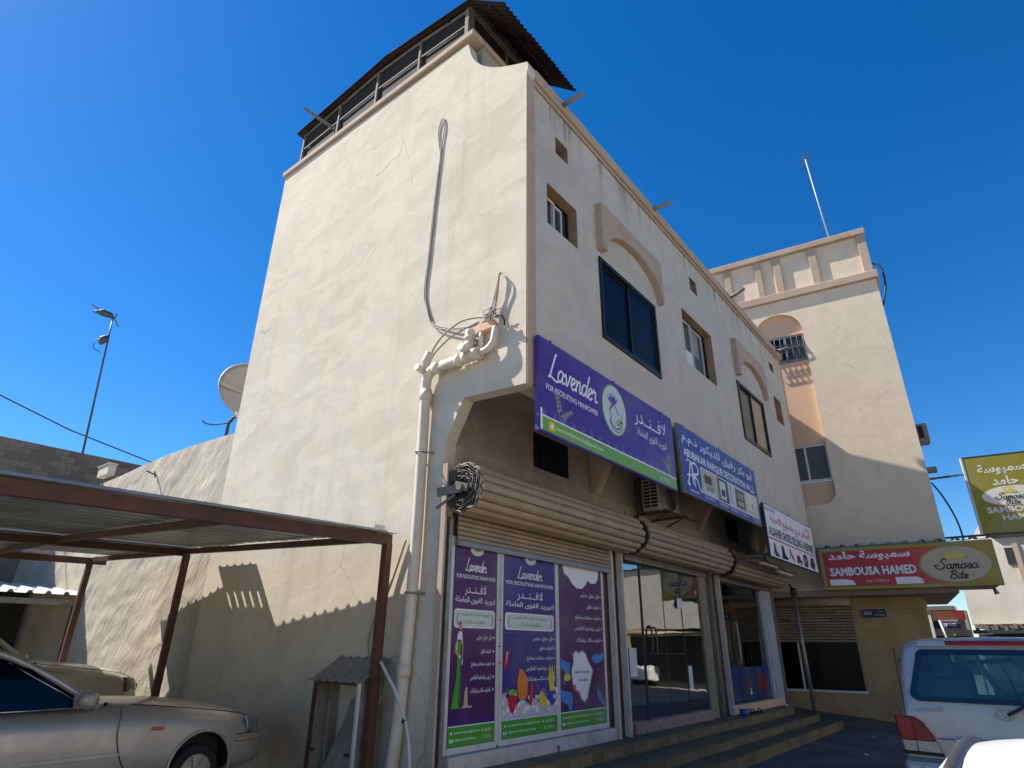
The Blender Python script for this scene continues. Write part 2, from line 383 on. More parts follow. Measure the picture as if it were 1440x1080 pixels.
def wall_holes(mb, x0, x1, z0, z1, holes, th, m=0, mr=1, back=True):
    xs = sorted({x0, x1, *[h[0] for h in holes], *[h[1] for h in holes]}); zs = sorted({z0, z1, *[h[2] for h in holes], *[h[3] for h in holes]})
    for i in range(len(xs)-1):
        for j in range(len(zs)-1):
            cx, cz = (xs[i]+xs[i+1])/2, (zs[j]+zs[j+1])/2
            if any(h[0] < cx < h[1] and h[2] < cz < h[3] for h in holes): continue
            for y in ((0, th) if back else (0,)):
                a = [mb.V((x, y, z)) for x, z in ((xs[i], zs[j]), (xs[i+1], zs[j]), (xs[i+1], zs[j+1]), (xs[i], zs[j+1]))]
                mb.F(a if y == 0 else a[::-1], m)
    for h in list(holes)+[(x0, x1, z0, z1)]:
        out = h == (x0, x1, z0, z1); mm = m if out else mr
        a, b, c, d = h
        for (p, q) in (((a, c), (b, c)), ((b, c), (b, d)), ((b, d), (a, d)), ((a, d), (a, c))):
            i = [mb.V((p[0], 0, p[1])), mb.V((q[0], 0, q[1])), mb.V((q[0], th, q[1])), mb.V((p[0], th, p[1]))]
            mb.F(i if not out else i[::-1], mm)
    return mb
def corr_sheet(mb, o, along, across, L, W, pitch=.2, amp=.03, rib='trap', m=0, sag=0):
    """ridges run along `along`; profile varies over `across`"""
    o, al, ac = Vector(o), Vector(along).normalized(), Vector(across).normalized(); up = ac.cross(al)
    if up.z < 0: up = -up
    pts = []
    n = int(round(W/pitch)); x = 0
    if rib == 'trap':
        for k in range(n):
            b = k*W/n; w = W/n
            pts += [(b, 0), (b+w*.62, 0), (b+w*.72, amp), (b+w*.88, amp)]
        pts.append((W, 0))
    else:
        for k in range(n*6+1): pts.append((k*W/(n*6), amp*.5*(1-math.cos(k*2*math.pi/6))))
    ns = 4
    rows = [[mb.V(o+ac*p+up*(h-sag*math.sin(math.pi*i/ns))+al*(L*i/ns)) for p, h in pts] for i in range(ns+1)]
    for i in range(ns):
        for k in range(len(pts)-1): mb.F((rows[i][k], rows[i][k+1], rows[i+1][k+1], rows[i+1][k]), m, rib != 'trap')
    return mb

# ------------------------------------------------------------------ flat print: text, Arabic, strokes
_tc = {}
def text_mesh(s, bold=0, shear=0):
    k = (s, bold, shear)
    if k in _tc: return _tc[k]
    c = bpy.data.curves.new('t', 'FONT'); c.body = s; c.resolution_u = 2; c.offset = bold; c.shear = shear
    o = bpy.data.objects.new('t', c); me = bpy.data.meshes.new_from_object(o)
    vs = [(v.co.x, v.co.y) for v in me.vertices]; fs = [tuple(p.vertices) for p in me.polygons]
    bpy.data.objects.remove(o); bpy.data.meshes.remove(me); bpy.data.curves.remove(c)
    _tc[k] = (vs, fs); return _tc[k]
_AR = {}
for ch, base, n in (('\u0627', 0xFE8D, 2), ('\u0628', 0xFE8F, 4), ('\u0629', 0xFE93, 2), ('\u062a', 0xFE95, 4), ('\u062b', 0xFE99, 4), ('\u062c', 0xFE9D, 4), ('\u062d', 0xFEA1, 4), ('\u062e', 0xFEA5, 4), ('\u062f', 0xFEA9, 2), ('\u0630', 0xFEAB, 2), ('\u0631', 0xFEAD, 2), ('\u0632', 0xFEAF, 2), ('\u0633', 0xFEB1, 4), ('\u0634', 0xFEB5, 4), ('\u0635', 0xFEB9, 4), ('\u0636', 0xFEBD, 4), ('\u0637', 0xFEC1, 4), ('\u0638', 0xFEC5, 4), ('\u0639', 0xFEC9, 4), ('\u063a', 0xFECD, 4), ('\u0641', 0xFED1, 4), ('\u0642', 0xFED5, 4), ('\u0643', 0xFED9, 4), ('\u0644', 0xFEDD, 4), ('\u0645', 0xFEE1, 4), ('\u0646', 0xFEE5, 4), ('\u0647', 0xFEE9, 4), ('\u0648', 0xFEED, 2), ('\u0649', 0xFEEF, 2), ('\u064a', 0xFEF1, 4), ('\u0623', 0xFE83, 2), ('\u0640', 0, 0)):
    _AR[ch] = (base, n)
def arabic(s):
    s = s.replace('\u0644\u0627', '\x01'); out = []
    def dual(c): return c == '\u0640' or (c in _AR and _AR[c][1] == 4)
    def joins(c): return c == '\x01' or c in _AR
    for i, c in enumerate(s):
        pv = i > 0 and dual(s[i-1]) and joins(c); nx = i+1 < len(s) and dual(c) and joins(s[i+1])
        if c == '\x01': out.append(chr(0xFEFC if pv else 0xFEFB))
        elif c == '\u0640': out.append(c)
        elif c in _AR:
            b, n = _AR[c]
            if n == 2: out.append(chr(b+(1 if pv else 0)))
            else: out.append(chr(b+(3 if pv and nx else 1 if pv else 2 if nx else 0)))
        else: out.append(c)
    return ''.join(reversed(out))
SCRIPT = {
 'L': ([[(.62, 2.0), (.5, 2.1), (.38, 1.6), (.22, .9), (.06, .2), (-.12, .0), (.2, .12), (.6, -.02), (.95, -.08), (1.15, .12)]], .98),
 'a': ([[(.62, .85), (.4, 1.0), (.15, .8), (.05, .4), (.2, .05), (.45, .15), (.65, .6), (.68, .95)], [(.68, .95), (.62, .4), (.72, .05), (.95, .2)]], .86),
 'v': ([[(0, .7), (.12, .95), (.25, .6), (.35, .05), (.6, .5), (.7, 1.0), (.9, .9)]], .85),
 'e': ([[(0, .3), (.35, .5), (.55, .8), (.35, 1.0), (.12, .7), (.12, .25), (.35, 0), (.7, .25)]], .68),
 'n': ([[(0, .9), (.12, .95), (.1, .4), (.08, 0)], [(.1, .4), (.35, .95), (.55, .9), (.55, .3), (.65, .03), (.85, .2)]], .82),
 'd': ([[(.62, .85), (.4, 1.0), (.15, .8), (.05, .4), (.2, .05), (.45, .15), (.65, .6)], [(.98, 2.0), (.8, 1.2), (.68, .5), (.72, .05), (.95, .2)]], .88),
 'r': ([[(0, .6), (.15, 1.08), (.22, .85), (.45, .85), (.42, .4), (.5, .03), (.78, .2)]], .7),
 'S': ([[(1.0, 1.7), (.8, 2.05), (.4, 1.95), (.3, 1.5), (.6, 1.1), (.75, .6), (.5, .05), (.1, 0), (-.3, .3), (-.6, .7), (-.3, .9), (0, .7)]], 1.0),
 'm': ([[(0, .9), (.12, .95), (.1, 0)], [(.1, .5), (.3, .95), (.45, .85), (.42, 0)], [(.42, .5), (.62, .95), (.78, .85), (.75, .2), (.85, .03), (1.05, .2)]], 1.02),
 'o': ([[(.4, 1.0), (.12, .75), (.1, .25), (.35, 0), (.62, .3), (.6, .75), (.4, 1.0), (.6, .85), (.85, .9)]], .8),
 's': ([[(0, .2), (.3, .7), (.38, 1.05), (.55, .55), (.45, .05), (.15, .05)], [(.45, .05), (.75, .2)]], .7),
 'B': ([[(.35, 1.9), (.22, 1.0), (.1, 0)], [(0, 1.6), (.4, 2.05), (.85, 1.8), (.7, 1.2), (.35, 1.05), (.85, .9), (.9, .3), (.5, -.05), (.1, .15)]], 1.1),
 'i': ([[(.1, .95), (.08, .3), (.18, .03), (.4, .2)], [(.15, 1.3), (.2, 1.42)]], .4),
 't': ([[(.3, 1.8), (.15, .6), (.2, .05), (.45, .2)], [(-.12, 1.15), (.5, 1.2)]], .48)}
class Art:
    """flat print on a board: u right, v up, lifted off the board by layers of 1.5 mm"""
    def __init__(s, parent, O, U, V, N, step=.0016):
        s.p, s.O, s.U, s.V_, s.N, s.step = parent, Vector(O), Vector(U).normalized(), Vector(V).normalized(), Vector(N).normalized(), step
        s.parts = {}; s.e = 0; s.d = 0
    def _mb(s, part, mat):
        return s.parts.setdefault((part, mat), MB())
    def pt(s, u, v, l): return s.O+s.U*u+s.V_*v+s.N*((l+s.e*.13+s.d)*s.step)
    def poly(s, pts, mat, l=1, part='print'):
        s.e = (s.e+1) % 6; mb = s._mb(part, mat); idx = [mb.V(s.pt(p[0], p[1], l)) for p in pts]
        for t in tessellate_polygon([[Vector((p[0], p[1], 0)) for p in pts]]): mb.F([idx[i] for i in t])
    def rect(s, u0, v0, u1, v1, mat, l=1, part='print', r=0):
        if r:
            pts = []
            for cx, cy, a0 in ((u1-r, v1-r, 0), (u0+r, v1-r, 90), (u0+r, v0+r, 180), (u1-r, v0+r, 270)):
                for k in range(5): a = rad(a0+k*22.5); pts.append((cx+r*math.cos(a), cy+r*math.sin(a)))
        else: pts = [(u0, v0), (u1, v0), (u1, v1), (u0, v1)]
        s.poly(pts, mat, l, part)
    def ell(s, cu, cv, ru, rv, mat, l=1, part='print', n=28, rot=0):
        c, q = math.cos(rot), math.sin(rot)
        s.poly([(cu+ru*math.cos(a)*c-rv*math.sin(a)*q, cv+ru*math.cos(a)*q+rv*math.sin(a)*c) for a in [2*math.pi*k/n for k in range(n)]], mat, l, part)
    def stroke(s, pts, w, mat, l=1, part='print', k=5, closed=False, taper=False):
        P = smooth([(p[0], p[1], 0) for p in pts], k, closed); n = len(P); mb = s._mb(part, mat); prev = None; first = None; s.e = (s.e+1) % 6
        for i in range(n):
            d = (P[(i+1) % n]-P[i-1]) if closed else (P[min(i+1, n-1)]-P[max(i-1, 0)])
            if d.length < 1e-9: d = Vector((1, 0, 0))
            d.normalize(); nn = Vector((-d.y, d.x, 0)); ww = w/2*(1 if not taper else .35+.65*math.sin(math.pi*min(1, max(0, i/(n-1)))))
            a, b = P[i]+nn*ww, P[i]-nn*ww; s.d = .5*i/n
            cur = (mb.V(s.pt(a.x, a.y, l)), mb.V(s.pt(b.x, b.y, l)))
            if prev: mb.F((prev[0], prev[1], cur[1], cur[0]))
            else: first = cur
            prev = cur
        s.d = 0
        if closed: mb.F((prev[0], prev[1], first[1], first[0]))
    def text(s, t, u0, v0, u1, v1, mat, l=2, part='lettering', bold=0, shear=0, ar=False, fit='both'):
        vs, fs = text_mesh(arabic(t) if ar else t, bold, shear)
        if not vs: return
        x0, x1 = min(v[0] for v in vs), max(v[0] for v in vs); y0, y1 = min(v[1] for v in vs), max(v[1] for v in vs)
        sx, sy = (u1-u0)/(x1-x0), (v1-v0)/(y1-y0)
        if fit == 'h': sx = min(sx, sy); u1 = u0+(x1-x0)*sx
        mb = s._mb(part, mat); b = len(mb.v)
        for x, y in vs: mb.V(s.pt(u0+(x-x0)*sx, v0+(y-y0)*sy, l))
        for f in fs: mb.F([b+i for i in f])
    def script(s, t, u0, v0, u1, v1, w, mat, l=2, part='lettering', slant=.18):
        st = []; x = 0
        for ch in t:
            if ch in SCRIPT:
                q, adv = SCRIPT[ch]; st += [[(x+a+slant*b, b) for a, b in k] for k in q]; x += adv
            else: x += .6
        xs = [p[0] for k in st for p in k]; ys = [p[1] for k in st for p in k]
        sx, sy = (u1-u0)/(max(xs)-min(xs)), (v1-v0)/(max(ys)-min(ys))
        for k in st: s.stroke([(u0+(a-min(xs))*sx, v0+(b-min(ys))*sy) for a, b in k], w, mat, l, part, 5)
    def done(s):
        for (part, mat), mb in s.parts.items():
            o = mb.build(part, M[mat], s.p)
            if part in ('printed_foam', 'printed_plants', 'dark_plants', 'printed_lavender'): o['kind'] = 'stuff'

# ------------------------------------------------------------------ ground, pavement, steps
def gz(x, y):
    def ss(a, b, t): t = max(0, min(1, (t-a)/(b-a))); return t*t*(3-2*t)
    z = -.1+.22*(1-ss(-1.2, 1.2, x))*ss(.5, 2.2, y)
    z += ss(12.8, 14.2, x)*max(-.02, min(.32, .12+.1*y))*ss(-2.2, -1.0, y) if x > 12.8 else 0
    return z+.006*mnoise.noise(Vector((x*.8, y*.8, 0)))
XS = [-400, -60, -20, -12, -8]+[-6+.5*i for i in range(61)]+[28, 34, 45, 70, 120, 500]
YS = [-400, -80, -30, -20, -14, -10]+[-8+.5*i for i in range(61)]+[26, 34, 60, 120, 500]
mb = MB()
ids = [[mb.V((x, y, gz(x, y))) for y in YS] for x in XS]
for i in range(len(XS)-1):
    for j in range(len(YS)-1):
        mb.F((ids[i][j], ids[i+1][j], ids[i+1][j+1], ids[i][j+1]), 1 if (XS[i] < -.1 and YS[j] > 1.5) else (2 if (XS[i] < .9 or YS[j] < -6.1) else 0), True)
tag(mb.build('ground', [M['asphalt'], M['sand'], M['dusty']]), kind='structure')

steps = bpy.data.objects.new('entrance_steps', None); COL.objects.link(steps); steps.location = (0, 0, 0); steps['_o'] = (0., 0., 0.); steps['kind'] = 'structure'
SY = [(.85, .39), (.37, .235), (-.02, .09)]
xe = [12.4, 12.8, 13.2]
c = MB()
c.box(-.05, xe[0]-.02, .87, 1.5, -.3, .375); c.box(-.05, xe[1]-.02, .39, .87, -.3, .22); c.box(-.05, xe[2]-.02, .0, .39, -.3, .075)
c.build('concrete_core', M['grout'], steps)
for k, (y, z) in enumerate(SY):
    y2 = [1.28, .85, .37][k]; z2 = [.235, .09, -.1][k]
    n = int((xe[k]-.0)/.3)
    for i in range(n):
        x = i*.3+.0
        if x < 1.0 and k: pass
        t = MB(); j = random.uniform(-.0015, .0015)
        t.box(x+.004, x+.296, y-.012, y2-.006 if k else 1.06, z-.014, z+j); t.build('tread_tile', M['tile'], steps)
        if k == 0:
            t = MB(); t.box(x+.004, x+.296, 1.068, 1.27, z-.014, z+j); t.build('tread_tile', M['tile'], steps)
        t = MB()
        t.box(x+.004, x+.296, y-.004+j, y+.02, z2+.002, z-.018); t.build('riser_tile', M['tile_r'], steps)

# ------------------------------------------------------------------ main building
GR = 'windows of the two storey shop building'
mbd = root('shop_building', 'cream stucco two storey corner building with three shops at street level', 'building', (0, 0, 0))
L = 13.4
win = dict(w1=(2.09, 4.19, 6.25, 7.80), w3=(8.70, 10.70, 6.30, 7.83))
holes = [(.60, 1.45, 7.58, 8.35), (5.60, 7.27, 7.15, 8.45), (12.0, 12.7, 7.72, 8.50),
         (.87, 1.25, 9.16, 9.52), (6.30, 6.72, 9.25, 9.62), (12.13, 12.55, 9.37, 9.66), win['w1'], win['w3']]
m = MB(); wall_holes(m, .2, L, 4.75, 10.14, holes, .24, 0, 1)
m.build('front_wall', [M['front'], M['reveal']], mbd)
# upper side wall, knee over the shop recess, curved parapet step
side = [(-.05, 4.72), (1.0, 4.78), (1.30, 4.22), (1.30, -.2), (7.15, -.2), (7.15, 11.95), (1.30, 11.86)]
side += [(p[0], p[1]) for p in smooth([(1.27, 11.86, 0), (1.20, 11.52, 0), (1.05, 11.20, 0), (.82, 10.92, 0), (.52, 10.68, 0), (.25, 10.52, 0), (.02, 10.40, 0)], 4)][1:]
side += [(-.07, 10.36), (-.09, 10.28), (-.09, 10.20), (-.06, 10.14)]
m = MB(); m.prism(side, 'x', 0, .2)
sw = m.build('side_wall', M['side'], mbd)
m = MB(); m.box(.004, .205, -.068, -.062, 4.74, 10.1); m.build('corner_strip', M['trim'], mbd)
# coping along the side and the front, high parapet set back
m = MB(); m.box(-.05, .28, 1.12, 7.24, 11.96, 12.10); m.build('side_coping', M['trim'], mbd, bevel=.02)
m = MB(); m.box(.202, L+.05, -.10, .24, 10.142, 10.36); m.box(.202, L, -.05, -.002, 10.08, 10.14)
m.build('front_coping', M['trim'], mbd, bevel=.035)
m = MB(); m.box(.28, 4.98, 1.17, 1.37, 9.8, 11.955); m.build('high_parapet', M['lower'], mbd)
m = MB(); m.box(.282, 5.0, 1.12, 1.44, 11.96, 12.10); m.build('high_parapet_coping', M['trim'], mbd, bevel=.02)
m = MB(); m.box(.2, L, .24, 7.1, 9.7, 9.9); m.build('roof_slab', M['mortar'], mbd)
m = MB(); m.prism([(.241, 4.80), (1.0, 4.80), (1.3, 4.25), (1.3, -.2), (7.1, -.2), (7.1, 9.7), (.241, 9.7)], 'x', L-.2, L)
m.build('end_wall', M['side'], mbd)
m = MB(); m.prism([(.241, 9.701), (7.1, 9.701), (7.1, 11.9), (3.0, 11.9), (2.2, 11.1), (1.35, 10.14), (.241, 10.14)], 'x', L-.2, L); m.build('end_parapet', M['side'], mbd)
m = MB(); m.box(.2, L, 6.9, 7.1, -.2, 9.7); m.build('rear_wall', M['side'], mbd)
m = MB(); m.box(.2, L, .24, 6.9, 5.20, 5.35); m.build('shop_soffit', M['lower'], mbd)
m = MB(); wall_holes(m, .2, L, 4.235, 5.2, [(2.09, 3.12, 4.36, 4.95), (10.62, 11.5, 4.32, 4.93)], .3, 0, 1)
for i, v in enumerate(m.v): m.v[i] = v+Vector((0, 1.38, 0))
m.build('transom_wall', [M['lower'], M['hole']], mbd)
for x0, x1 in ((2.1, 3.11), (10.6, 11.5)): m = MB(); m.box(x0, x1, 1.62, 1.66, 4.3, 5.0); m.build('dark_opening', M['hole'], mbd)
m = MB(); m.box(2.56, 2.60, 1.55, 1.58, 4.36, 4.95); m.build('opening_bar', M['bronze'], mbd)
# shop wall band above the shutters with raised panels, and the piers between the shops
m = MB(); m.box(.2, L, 1.30, 1.60, 3.3, 4.23); m.build('shutter_lintel', M['lower'], mbd)
for x0, x1 in ((.45, 1.95), (2.05, 4.3), (4.9, 8.6), (9.2, 12.9)):
    m = MB(); m.box(x0, x1, 1.275, 1.2995, 3.72, 4.10); m.build('raised_panel', M['lower'], mbd, bevel=.01)
for x0, x1 in ((.2, .3), (3.92, 4.62), (8.45, 9.25), (13.0, L-.2)): m = MB(); m.box(x0, x1, 1.31, 1.60, .39, 3.3); m.build('shop_pier', M['pil_brown'], mbd)
# knees that carry the overhang
for x in (3.82, 8.55):
    m = MB(); m.prism([(.25, 4.76), (1.0, 4.76), (1.29, 4.24), (1.37, 4.24), (1.37, 5.195), (.25, 5.195)], 'x', x, x+.2); m.build('overhang_knee', M['trim'], mbd)
# arched hoods over the two big windows
for x0, x1, zb, zt in ((2.07, 4.43, 7.92, 8.88), (8.71, 10.98, 7.98, 8.97)):
    xm, rx, rz = (x0+x1)/2+.04, (x1-x0)/2-.10, .62
    out = [(x0, zb), (x0, zt), (x1, zt), (x1, zb), (xm+rx, zb)]
    out += [(xm+rx*math.cos(a), zb+.02+rz*math.sin(a)) for a in [math.pi*k/18 for k in range(0, 19)]]
    out += [(xm-rx, zb)]
    m = MB(); m.prism(out, 'y', -.13, -.001); m.build('arched_hood', M['trim'], mbd)
# big sliding windows with dark bronze frames
def slider(x0, x1, z0, z1, panes, y=-.035):
    f = MB(); fw = .075
    f.box(x0, x1, y, y+.11, z1-fw, z1); f.box(x0, x1, y, y+.11, z0, z0+fw)
    f.box(x0, x0+fw, y, y+.11, z0+fw, z1-fw); f.box(x1-fw, x1, y, y+.11, z0+fw, z1-fw)
    xm = (x0+x1)/2
    fo = f.build('window', M['bronze'], mbd, bevel=.006)
    s = MB()
    for (a, b, d) in ((x0+fw, xm+.03, .055), (xm-.03, x1-fw, .03)):
        s.box(a, b, y+d, y+d+.03, z1-fw-.05, z1-fw); s.box(a, b, y+d, y+d+.03, z0+fw, z0+fw+.05)
        s.box(a, a+.05, y+d, y+d+.03, z0+fw+.05, z1-fw-.05); s.box(b-.05, b, y+d, y+d+.03, z0+fw+.05, z1-fw-.05)
    s.build('sash', M['bronze'], fo)
    for i, (a, b, d) in enumerate(((x0+fw+.05, xm-.02, .065), (xm+.02, x1-fw-.05, .04))):
        p = MB(); p.box(a, b, y+d, y+d+.008, z0+fw+.05, z1-fw-.05); p.build('pane', M[panes[i]], fo)
slider(*win['w1'], ('pane_blue', 'pane_blue')); slider(*win['w3'], ('pane_grey', 'pane_beige'))
def recessed(x0, x1, z0, z1, kind):
    y = .17; f = MB(); fw = .045
    f.box(x0+.001, x1-.001, y, y+.06, z1-fw, z1-.001); f.box(x0+.001, x1-.001, y, y+.06, z0+.001, z0+fw)
    f.box(x0+.001, x0+fw, y, y+.06, z0+fw, z1-fw); f.box(x1-fw, x1-.001, y, y+.06, z0+fw, z1-fw)
    xm = (x0+x1)/2-.02
    fo = f.build('window', M['bronze'], mbd)
    s = MB()
    for a, b, d in ((x0+fw, xm+.03, -.012), (xm-.02, x1-fw-.12, .012)):
        s.box(a, b, y+d, y+d+.02, z1-fw-.045, z1-fw); s.box(a, b, y+d, y+d+.02, z0+fw, z0+fw+.045)
        s.box(a, a+.04, y+d, y+d+.02, z0+fw+.045, z1-fw-.045); s.box(b-.04, b, y+d, y+d+.02, z0+fw+.045, z1-fw-.045)
    s.build('white_sash', M['white_alu'], fo)
    p = MB(); p.box(x0+fw+.04, x1-fw, y+.035, y+.04, z0+fw, z1-fw); p.build('pane', M['pane_teal' if kind else 'pane_grey'], fo)
    if kind == 2:
        p = MB(); p.box(x0+.08, x0+.08+(xm-x0)*.8, y-.02, y-.015, z0+.05, z0+.5); p.build('paper_sheet', M['paper'], fo)
        p = MB(); p.grid(lambda u, v: (xm+.1+u*.35, y+.031+.004*math.sin(u*30), z1-.1-v*.62), 16, 2); p.build('curtain', M['curtain'], fo)
recessed(*holes[0], 0); recessed(*holes[1], 2)
x0, x1, z0, z1 = holes[2]
m = MB(); m.box(x0+.01, x1-.01, .19, .21, z0+.01, z1-.01); m.build('shutter_board', M['reveal'], mbd)
for h in holes[3:6]:
    m = MB(); m.box(h[0]+.002, h[1]-.002, .2, .23, h[2]+.002, h[3]-.002); v = m.build('vent_back', M['pane_grey'], mbd)
    m = MB(); m.box(h[0], h[1], -.004, .006, h[3]-.012, h[3]); m.box(h[1]-.012, h[1], -.004, .006, h[2], h[3]-.012); m.build('vent_trim', M['white_alu'], v)
# drain spouts
for (x, z, xe_, ze_) in ((1.0, 10.27, .95, 10.22), (4.42, 10.27, 4.40, 10.25), (9.07, 10.30, 8.8, 10.35), (13.0, 10.3, 12.7, 10.2)):
    m = MB(); m.tube([(x, .1, z), (xe_, -.52, ze_-.03)], .042, 10); m.build('drain_spout', M['galv_old'], mbd)
m = MB(); m.bar((.3, 5.1, 12.1), (-.25, 6.35, 13.42), .06, .06); m.build('wooden_spout', M['wood_grey'], mbd)
# interior of the shops
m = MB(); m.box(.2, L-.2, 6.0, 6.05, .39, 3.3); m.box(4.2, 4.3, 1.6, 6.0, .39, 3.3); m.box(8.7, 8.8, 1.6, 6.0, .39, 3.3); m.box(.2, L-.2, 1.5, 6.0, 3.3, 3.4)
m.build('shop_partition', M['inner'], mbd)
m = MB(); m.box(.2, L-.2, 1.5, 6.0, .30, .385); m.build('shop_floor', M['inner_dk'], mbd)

# ------------------------------------------------------------------ rooftop shelter
sh = root('rooftop_shelter', 'netted rooftop shelter with rusty corrugated gable roof above the shop building', 'shelter', (1, 4, 12.19))
def rz(y, x=0):      # roof height over y
    if y < 1.2: return 12.16+(y-.42)*1.05
    if y < 3.6: return 12.98+(y-1.2)*.145
    return 13.33-(y-3.6)*.06
PY = [1.40, 2.72, 4.05, 5.38, 6.75]
for i, y in enumerate(PY):
    w = .09 if i == 0 else .05
    m = MB(); m.bar((.09, y, 12.09), (.09, y, rz(y)-.04), w, w, (0, 1, 0)); m.build('post', M['wood_grey'], sh)
m = MB(); m.bar((.16, 1.62, 12.09), (.16, 1.62, 12.98), .07, .05, (0, 1, 0)); m.build('post', M['wood_grey'], sh)
for i in range(4):
    a, b = PY[i], PY[i+1]
    for hf in (.52, .955):
        m = MB(); m.bar((.09, a+.03, 12.10+(rz(a)-12.10)*hf), (.09, b-.03, 12.10+(rz(b)-12.10)*hf), .025, .032 if hf < .9 else .06); m.build('rail', M['wood_grey'], sh)
    m = MB(); g = [(a+.03, 12.11), (b-.03, 12.11), (b-.03, rz(b)-.05), (a+.03, rz(a)-.05)]
    m.prism(g, 'x', .118, .122); m.build('netting', M['net'], sh)
for x in (.17, 1.2, 2.3):
    m = MB(); m.bar((x, 1.36, 12.09), (x, 1.36, 12.97), .05, .05, (0, 1, 0)); m.build('post', M['wood_grey'], sh)
m = MB(); m.bar((.09, 1.36, 12.99), (2.35, 1.36, 12.99), .05, .07); m.build('rail', M['wood_grey'], sh)
m = MB(); m.bar((.09, 1.33, 12.86), (2.35, 1.33, 12.86), .04, .03); m.build('rail', M['wood_grey'], sh)
m = MB(); m.prism([(.12, 12.11), (2.3, 12.11), (2.3, 12.97), (.12, 12.97)], 'y', 1.372, 1.376); m.build('netting', M['net'], sh)
m = MB(); m.prism([(1.4, 12.11), (6.75, 12.11), (6.75, 13.08), (3.6, 13.24), (1.4, 12.97)], 'x', 2.302, 2.306); m.build('netting', M['net'], sh)
m = MB(); m.prism([(.12, 12.11), (2.3, 12.11), (2.3, 12.97), (.12, 12.97)], 'y', 6.752, 6.756); m.build('netting', M['net'], sh)
for i in range(3):      # sheets side by side, ridges run down the slope
    x = -.06+i*.78
    for (y0, y1) in ((.42, 1.24), (1.2, 3.63), (3.58, 6.95)):
        m = MB(); dz = .02*(i % 2)+(.0 if y0 < 1 else .012)+(.012 if y0 > 3 else 0); a = Vector((x, y0, rz(y0+.0001)+dz)); b = Vector((x, y1, rz(y1-.0001)+dz))
        if y0 < 1: b = Vector((x, y1, rz(1.19)+dz))
        corr_sheet(m, a, b-a, (1, 0, -.02-.0*i), (b-a).length, .82, .103, .028, 'sin'); m.build('roof_sheet', M['rustroof'], sh, solid=.004)
for y in (.8, 1.9, 3.5, 5.2, 6.6):
    m = MB(); m.bar((.02, y, rz(y)-.03), (2.2, y, rz(y)-.03), .05, .05); m.build('purlin', M['rustroof'], sh)

# ------------------------------------------------------------------ drainpipe and cables on the side wall
dp = root('drainpipe', 'cream painted drainpipe with elbows running down the sunlit side wall', 'pipe', (-.10, 1.72, 0))
m = MB(); m.tube(smooth([(-.092, 1.86, -.1), (-.092, 1.72, 1.0), (-.092, 1.64, 2.6), (-.092, 1.645, 4.1), (-.10, 1.65, 4.95), (-.105, 1.64, 5.16), (-.105, 1.56, 5.28), (-.105, 1.45, 5.315)], 5), .074, 14); m.build('downpipe', M['pvc'], dp)
m = MB(); m.tube([(-.105, 1.46, 5.31), (-.105, 1.02, 5.305), (-.105, .66, 5.31)], .072, 14); m.build('cross_pipe', M['pvc'], dp)
for p, q in (((-.092, 1.648, 4.86), (-.092, 1.648, 5.02)), ((-.105, 1.50, 5.305), (-.105, 1.37, 5.307)), ((-.105, 1.06, 5.305), (-.105, .97, 5.305)), ((-.105, .80, 5.308), (-.105, .64, 5.31)), ((-.092, 1.695, 1.35), (-.092, 1.69, 1.50)), ((-.105, .86, 5.305), (-.105, .92, 5.305))):
    m = MB(); m.tube([p, q], .086, 14); m.build('pipe_collar', M['pvc'], dp)
m = MB(); m.tube(smooth([(-.105, .64, 5.31), (-.105, .52, 5.32), (-.105, .42, 5.40), (-.10, .40, 5.52), (-.08, .40, 5.62)], 5), .045, 10); m.build('branch_pipe', M['pvc'], dp)
m = MB(); m.tube(smooth([(-.092, .84, 5.38), (-.10, .84, 5.55), (-.10, .84, 5.70)], 4), .07, 12); m.tube([(-.10, .84, 5.56), (-.10, .84, 5.60)], .085, 12); m.tube([(-.10, .84, 5.47), (-.10, .84, 5.50)], .08, 12); m.build('branch_pipe', M['pvc'], dp)
m = MB(); m.tube([(-.06, .67, 5.36), (-.06, .67, 5.74)], .035, 8); m.build('branch_pipe', M['pvc'], dp)
m = MB(); m.tube([(-.105, 1.60, 5.30), (-.13, 1.66, 5.44), (-.12, 1.58, 5.58)], .07, 10); m.build('cleanout', M['pvc'], dp)
for c in ((-.14, 1.68, 5.30), (-.14, .84, 5.36)):
    m = MB(); m.tube([c, Vector(c)+Vector((-.14, .0, .03))], .05, 10); m.build('access_cap', M['pvc'], dp)
for z in (4.10, 2.3):
    m = MB(); m.tube([(-.01, 1.78, z+.02), (-.10, 1.74, z), (-.215, 1.64, z), (-.10, 1.545, z-.01), (-.01, 1.50, z-.01)], .012, 6); m.build('pipe_clamp', M['steel'], dp)
m = MB(); m.box(-.10, -.005, .43, .73, 5.63, 5.76); m.build('chipped_block', M['peach'], dp, bevel=.01)
cb = root('cable_bundle', 'beige cable loop and twisted wires stapled down the sunlit side wall', 'cable', (0, 1.5, 8))
lo = [(-.02, 1.80, 10.33), (-.017, 1.86, 10.22), (-.017, 1.885, 10.02), (-.017, 1.84, 9.72), (-.017, 1.80, 9.5), (-.017, 1.83, 9.0), (-.017, 1.87, 8.2), (-.017, 1.90, 7.4), (-.017, 1.93, 6.95), (-.017, 1.90, 6.6), (-.017, 1.72, 6.2), (-.02, 1.53, 6.03), (-.04, 1.22, 5.90), (-.05, .96, 5.82), (-.07, .72, 5.80)]
m = MB(); m.tube(smooth(lo, 6), .012, 8); m.build('cable', M['cable_beige'], cb)
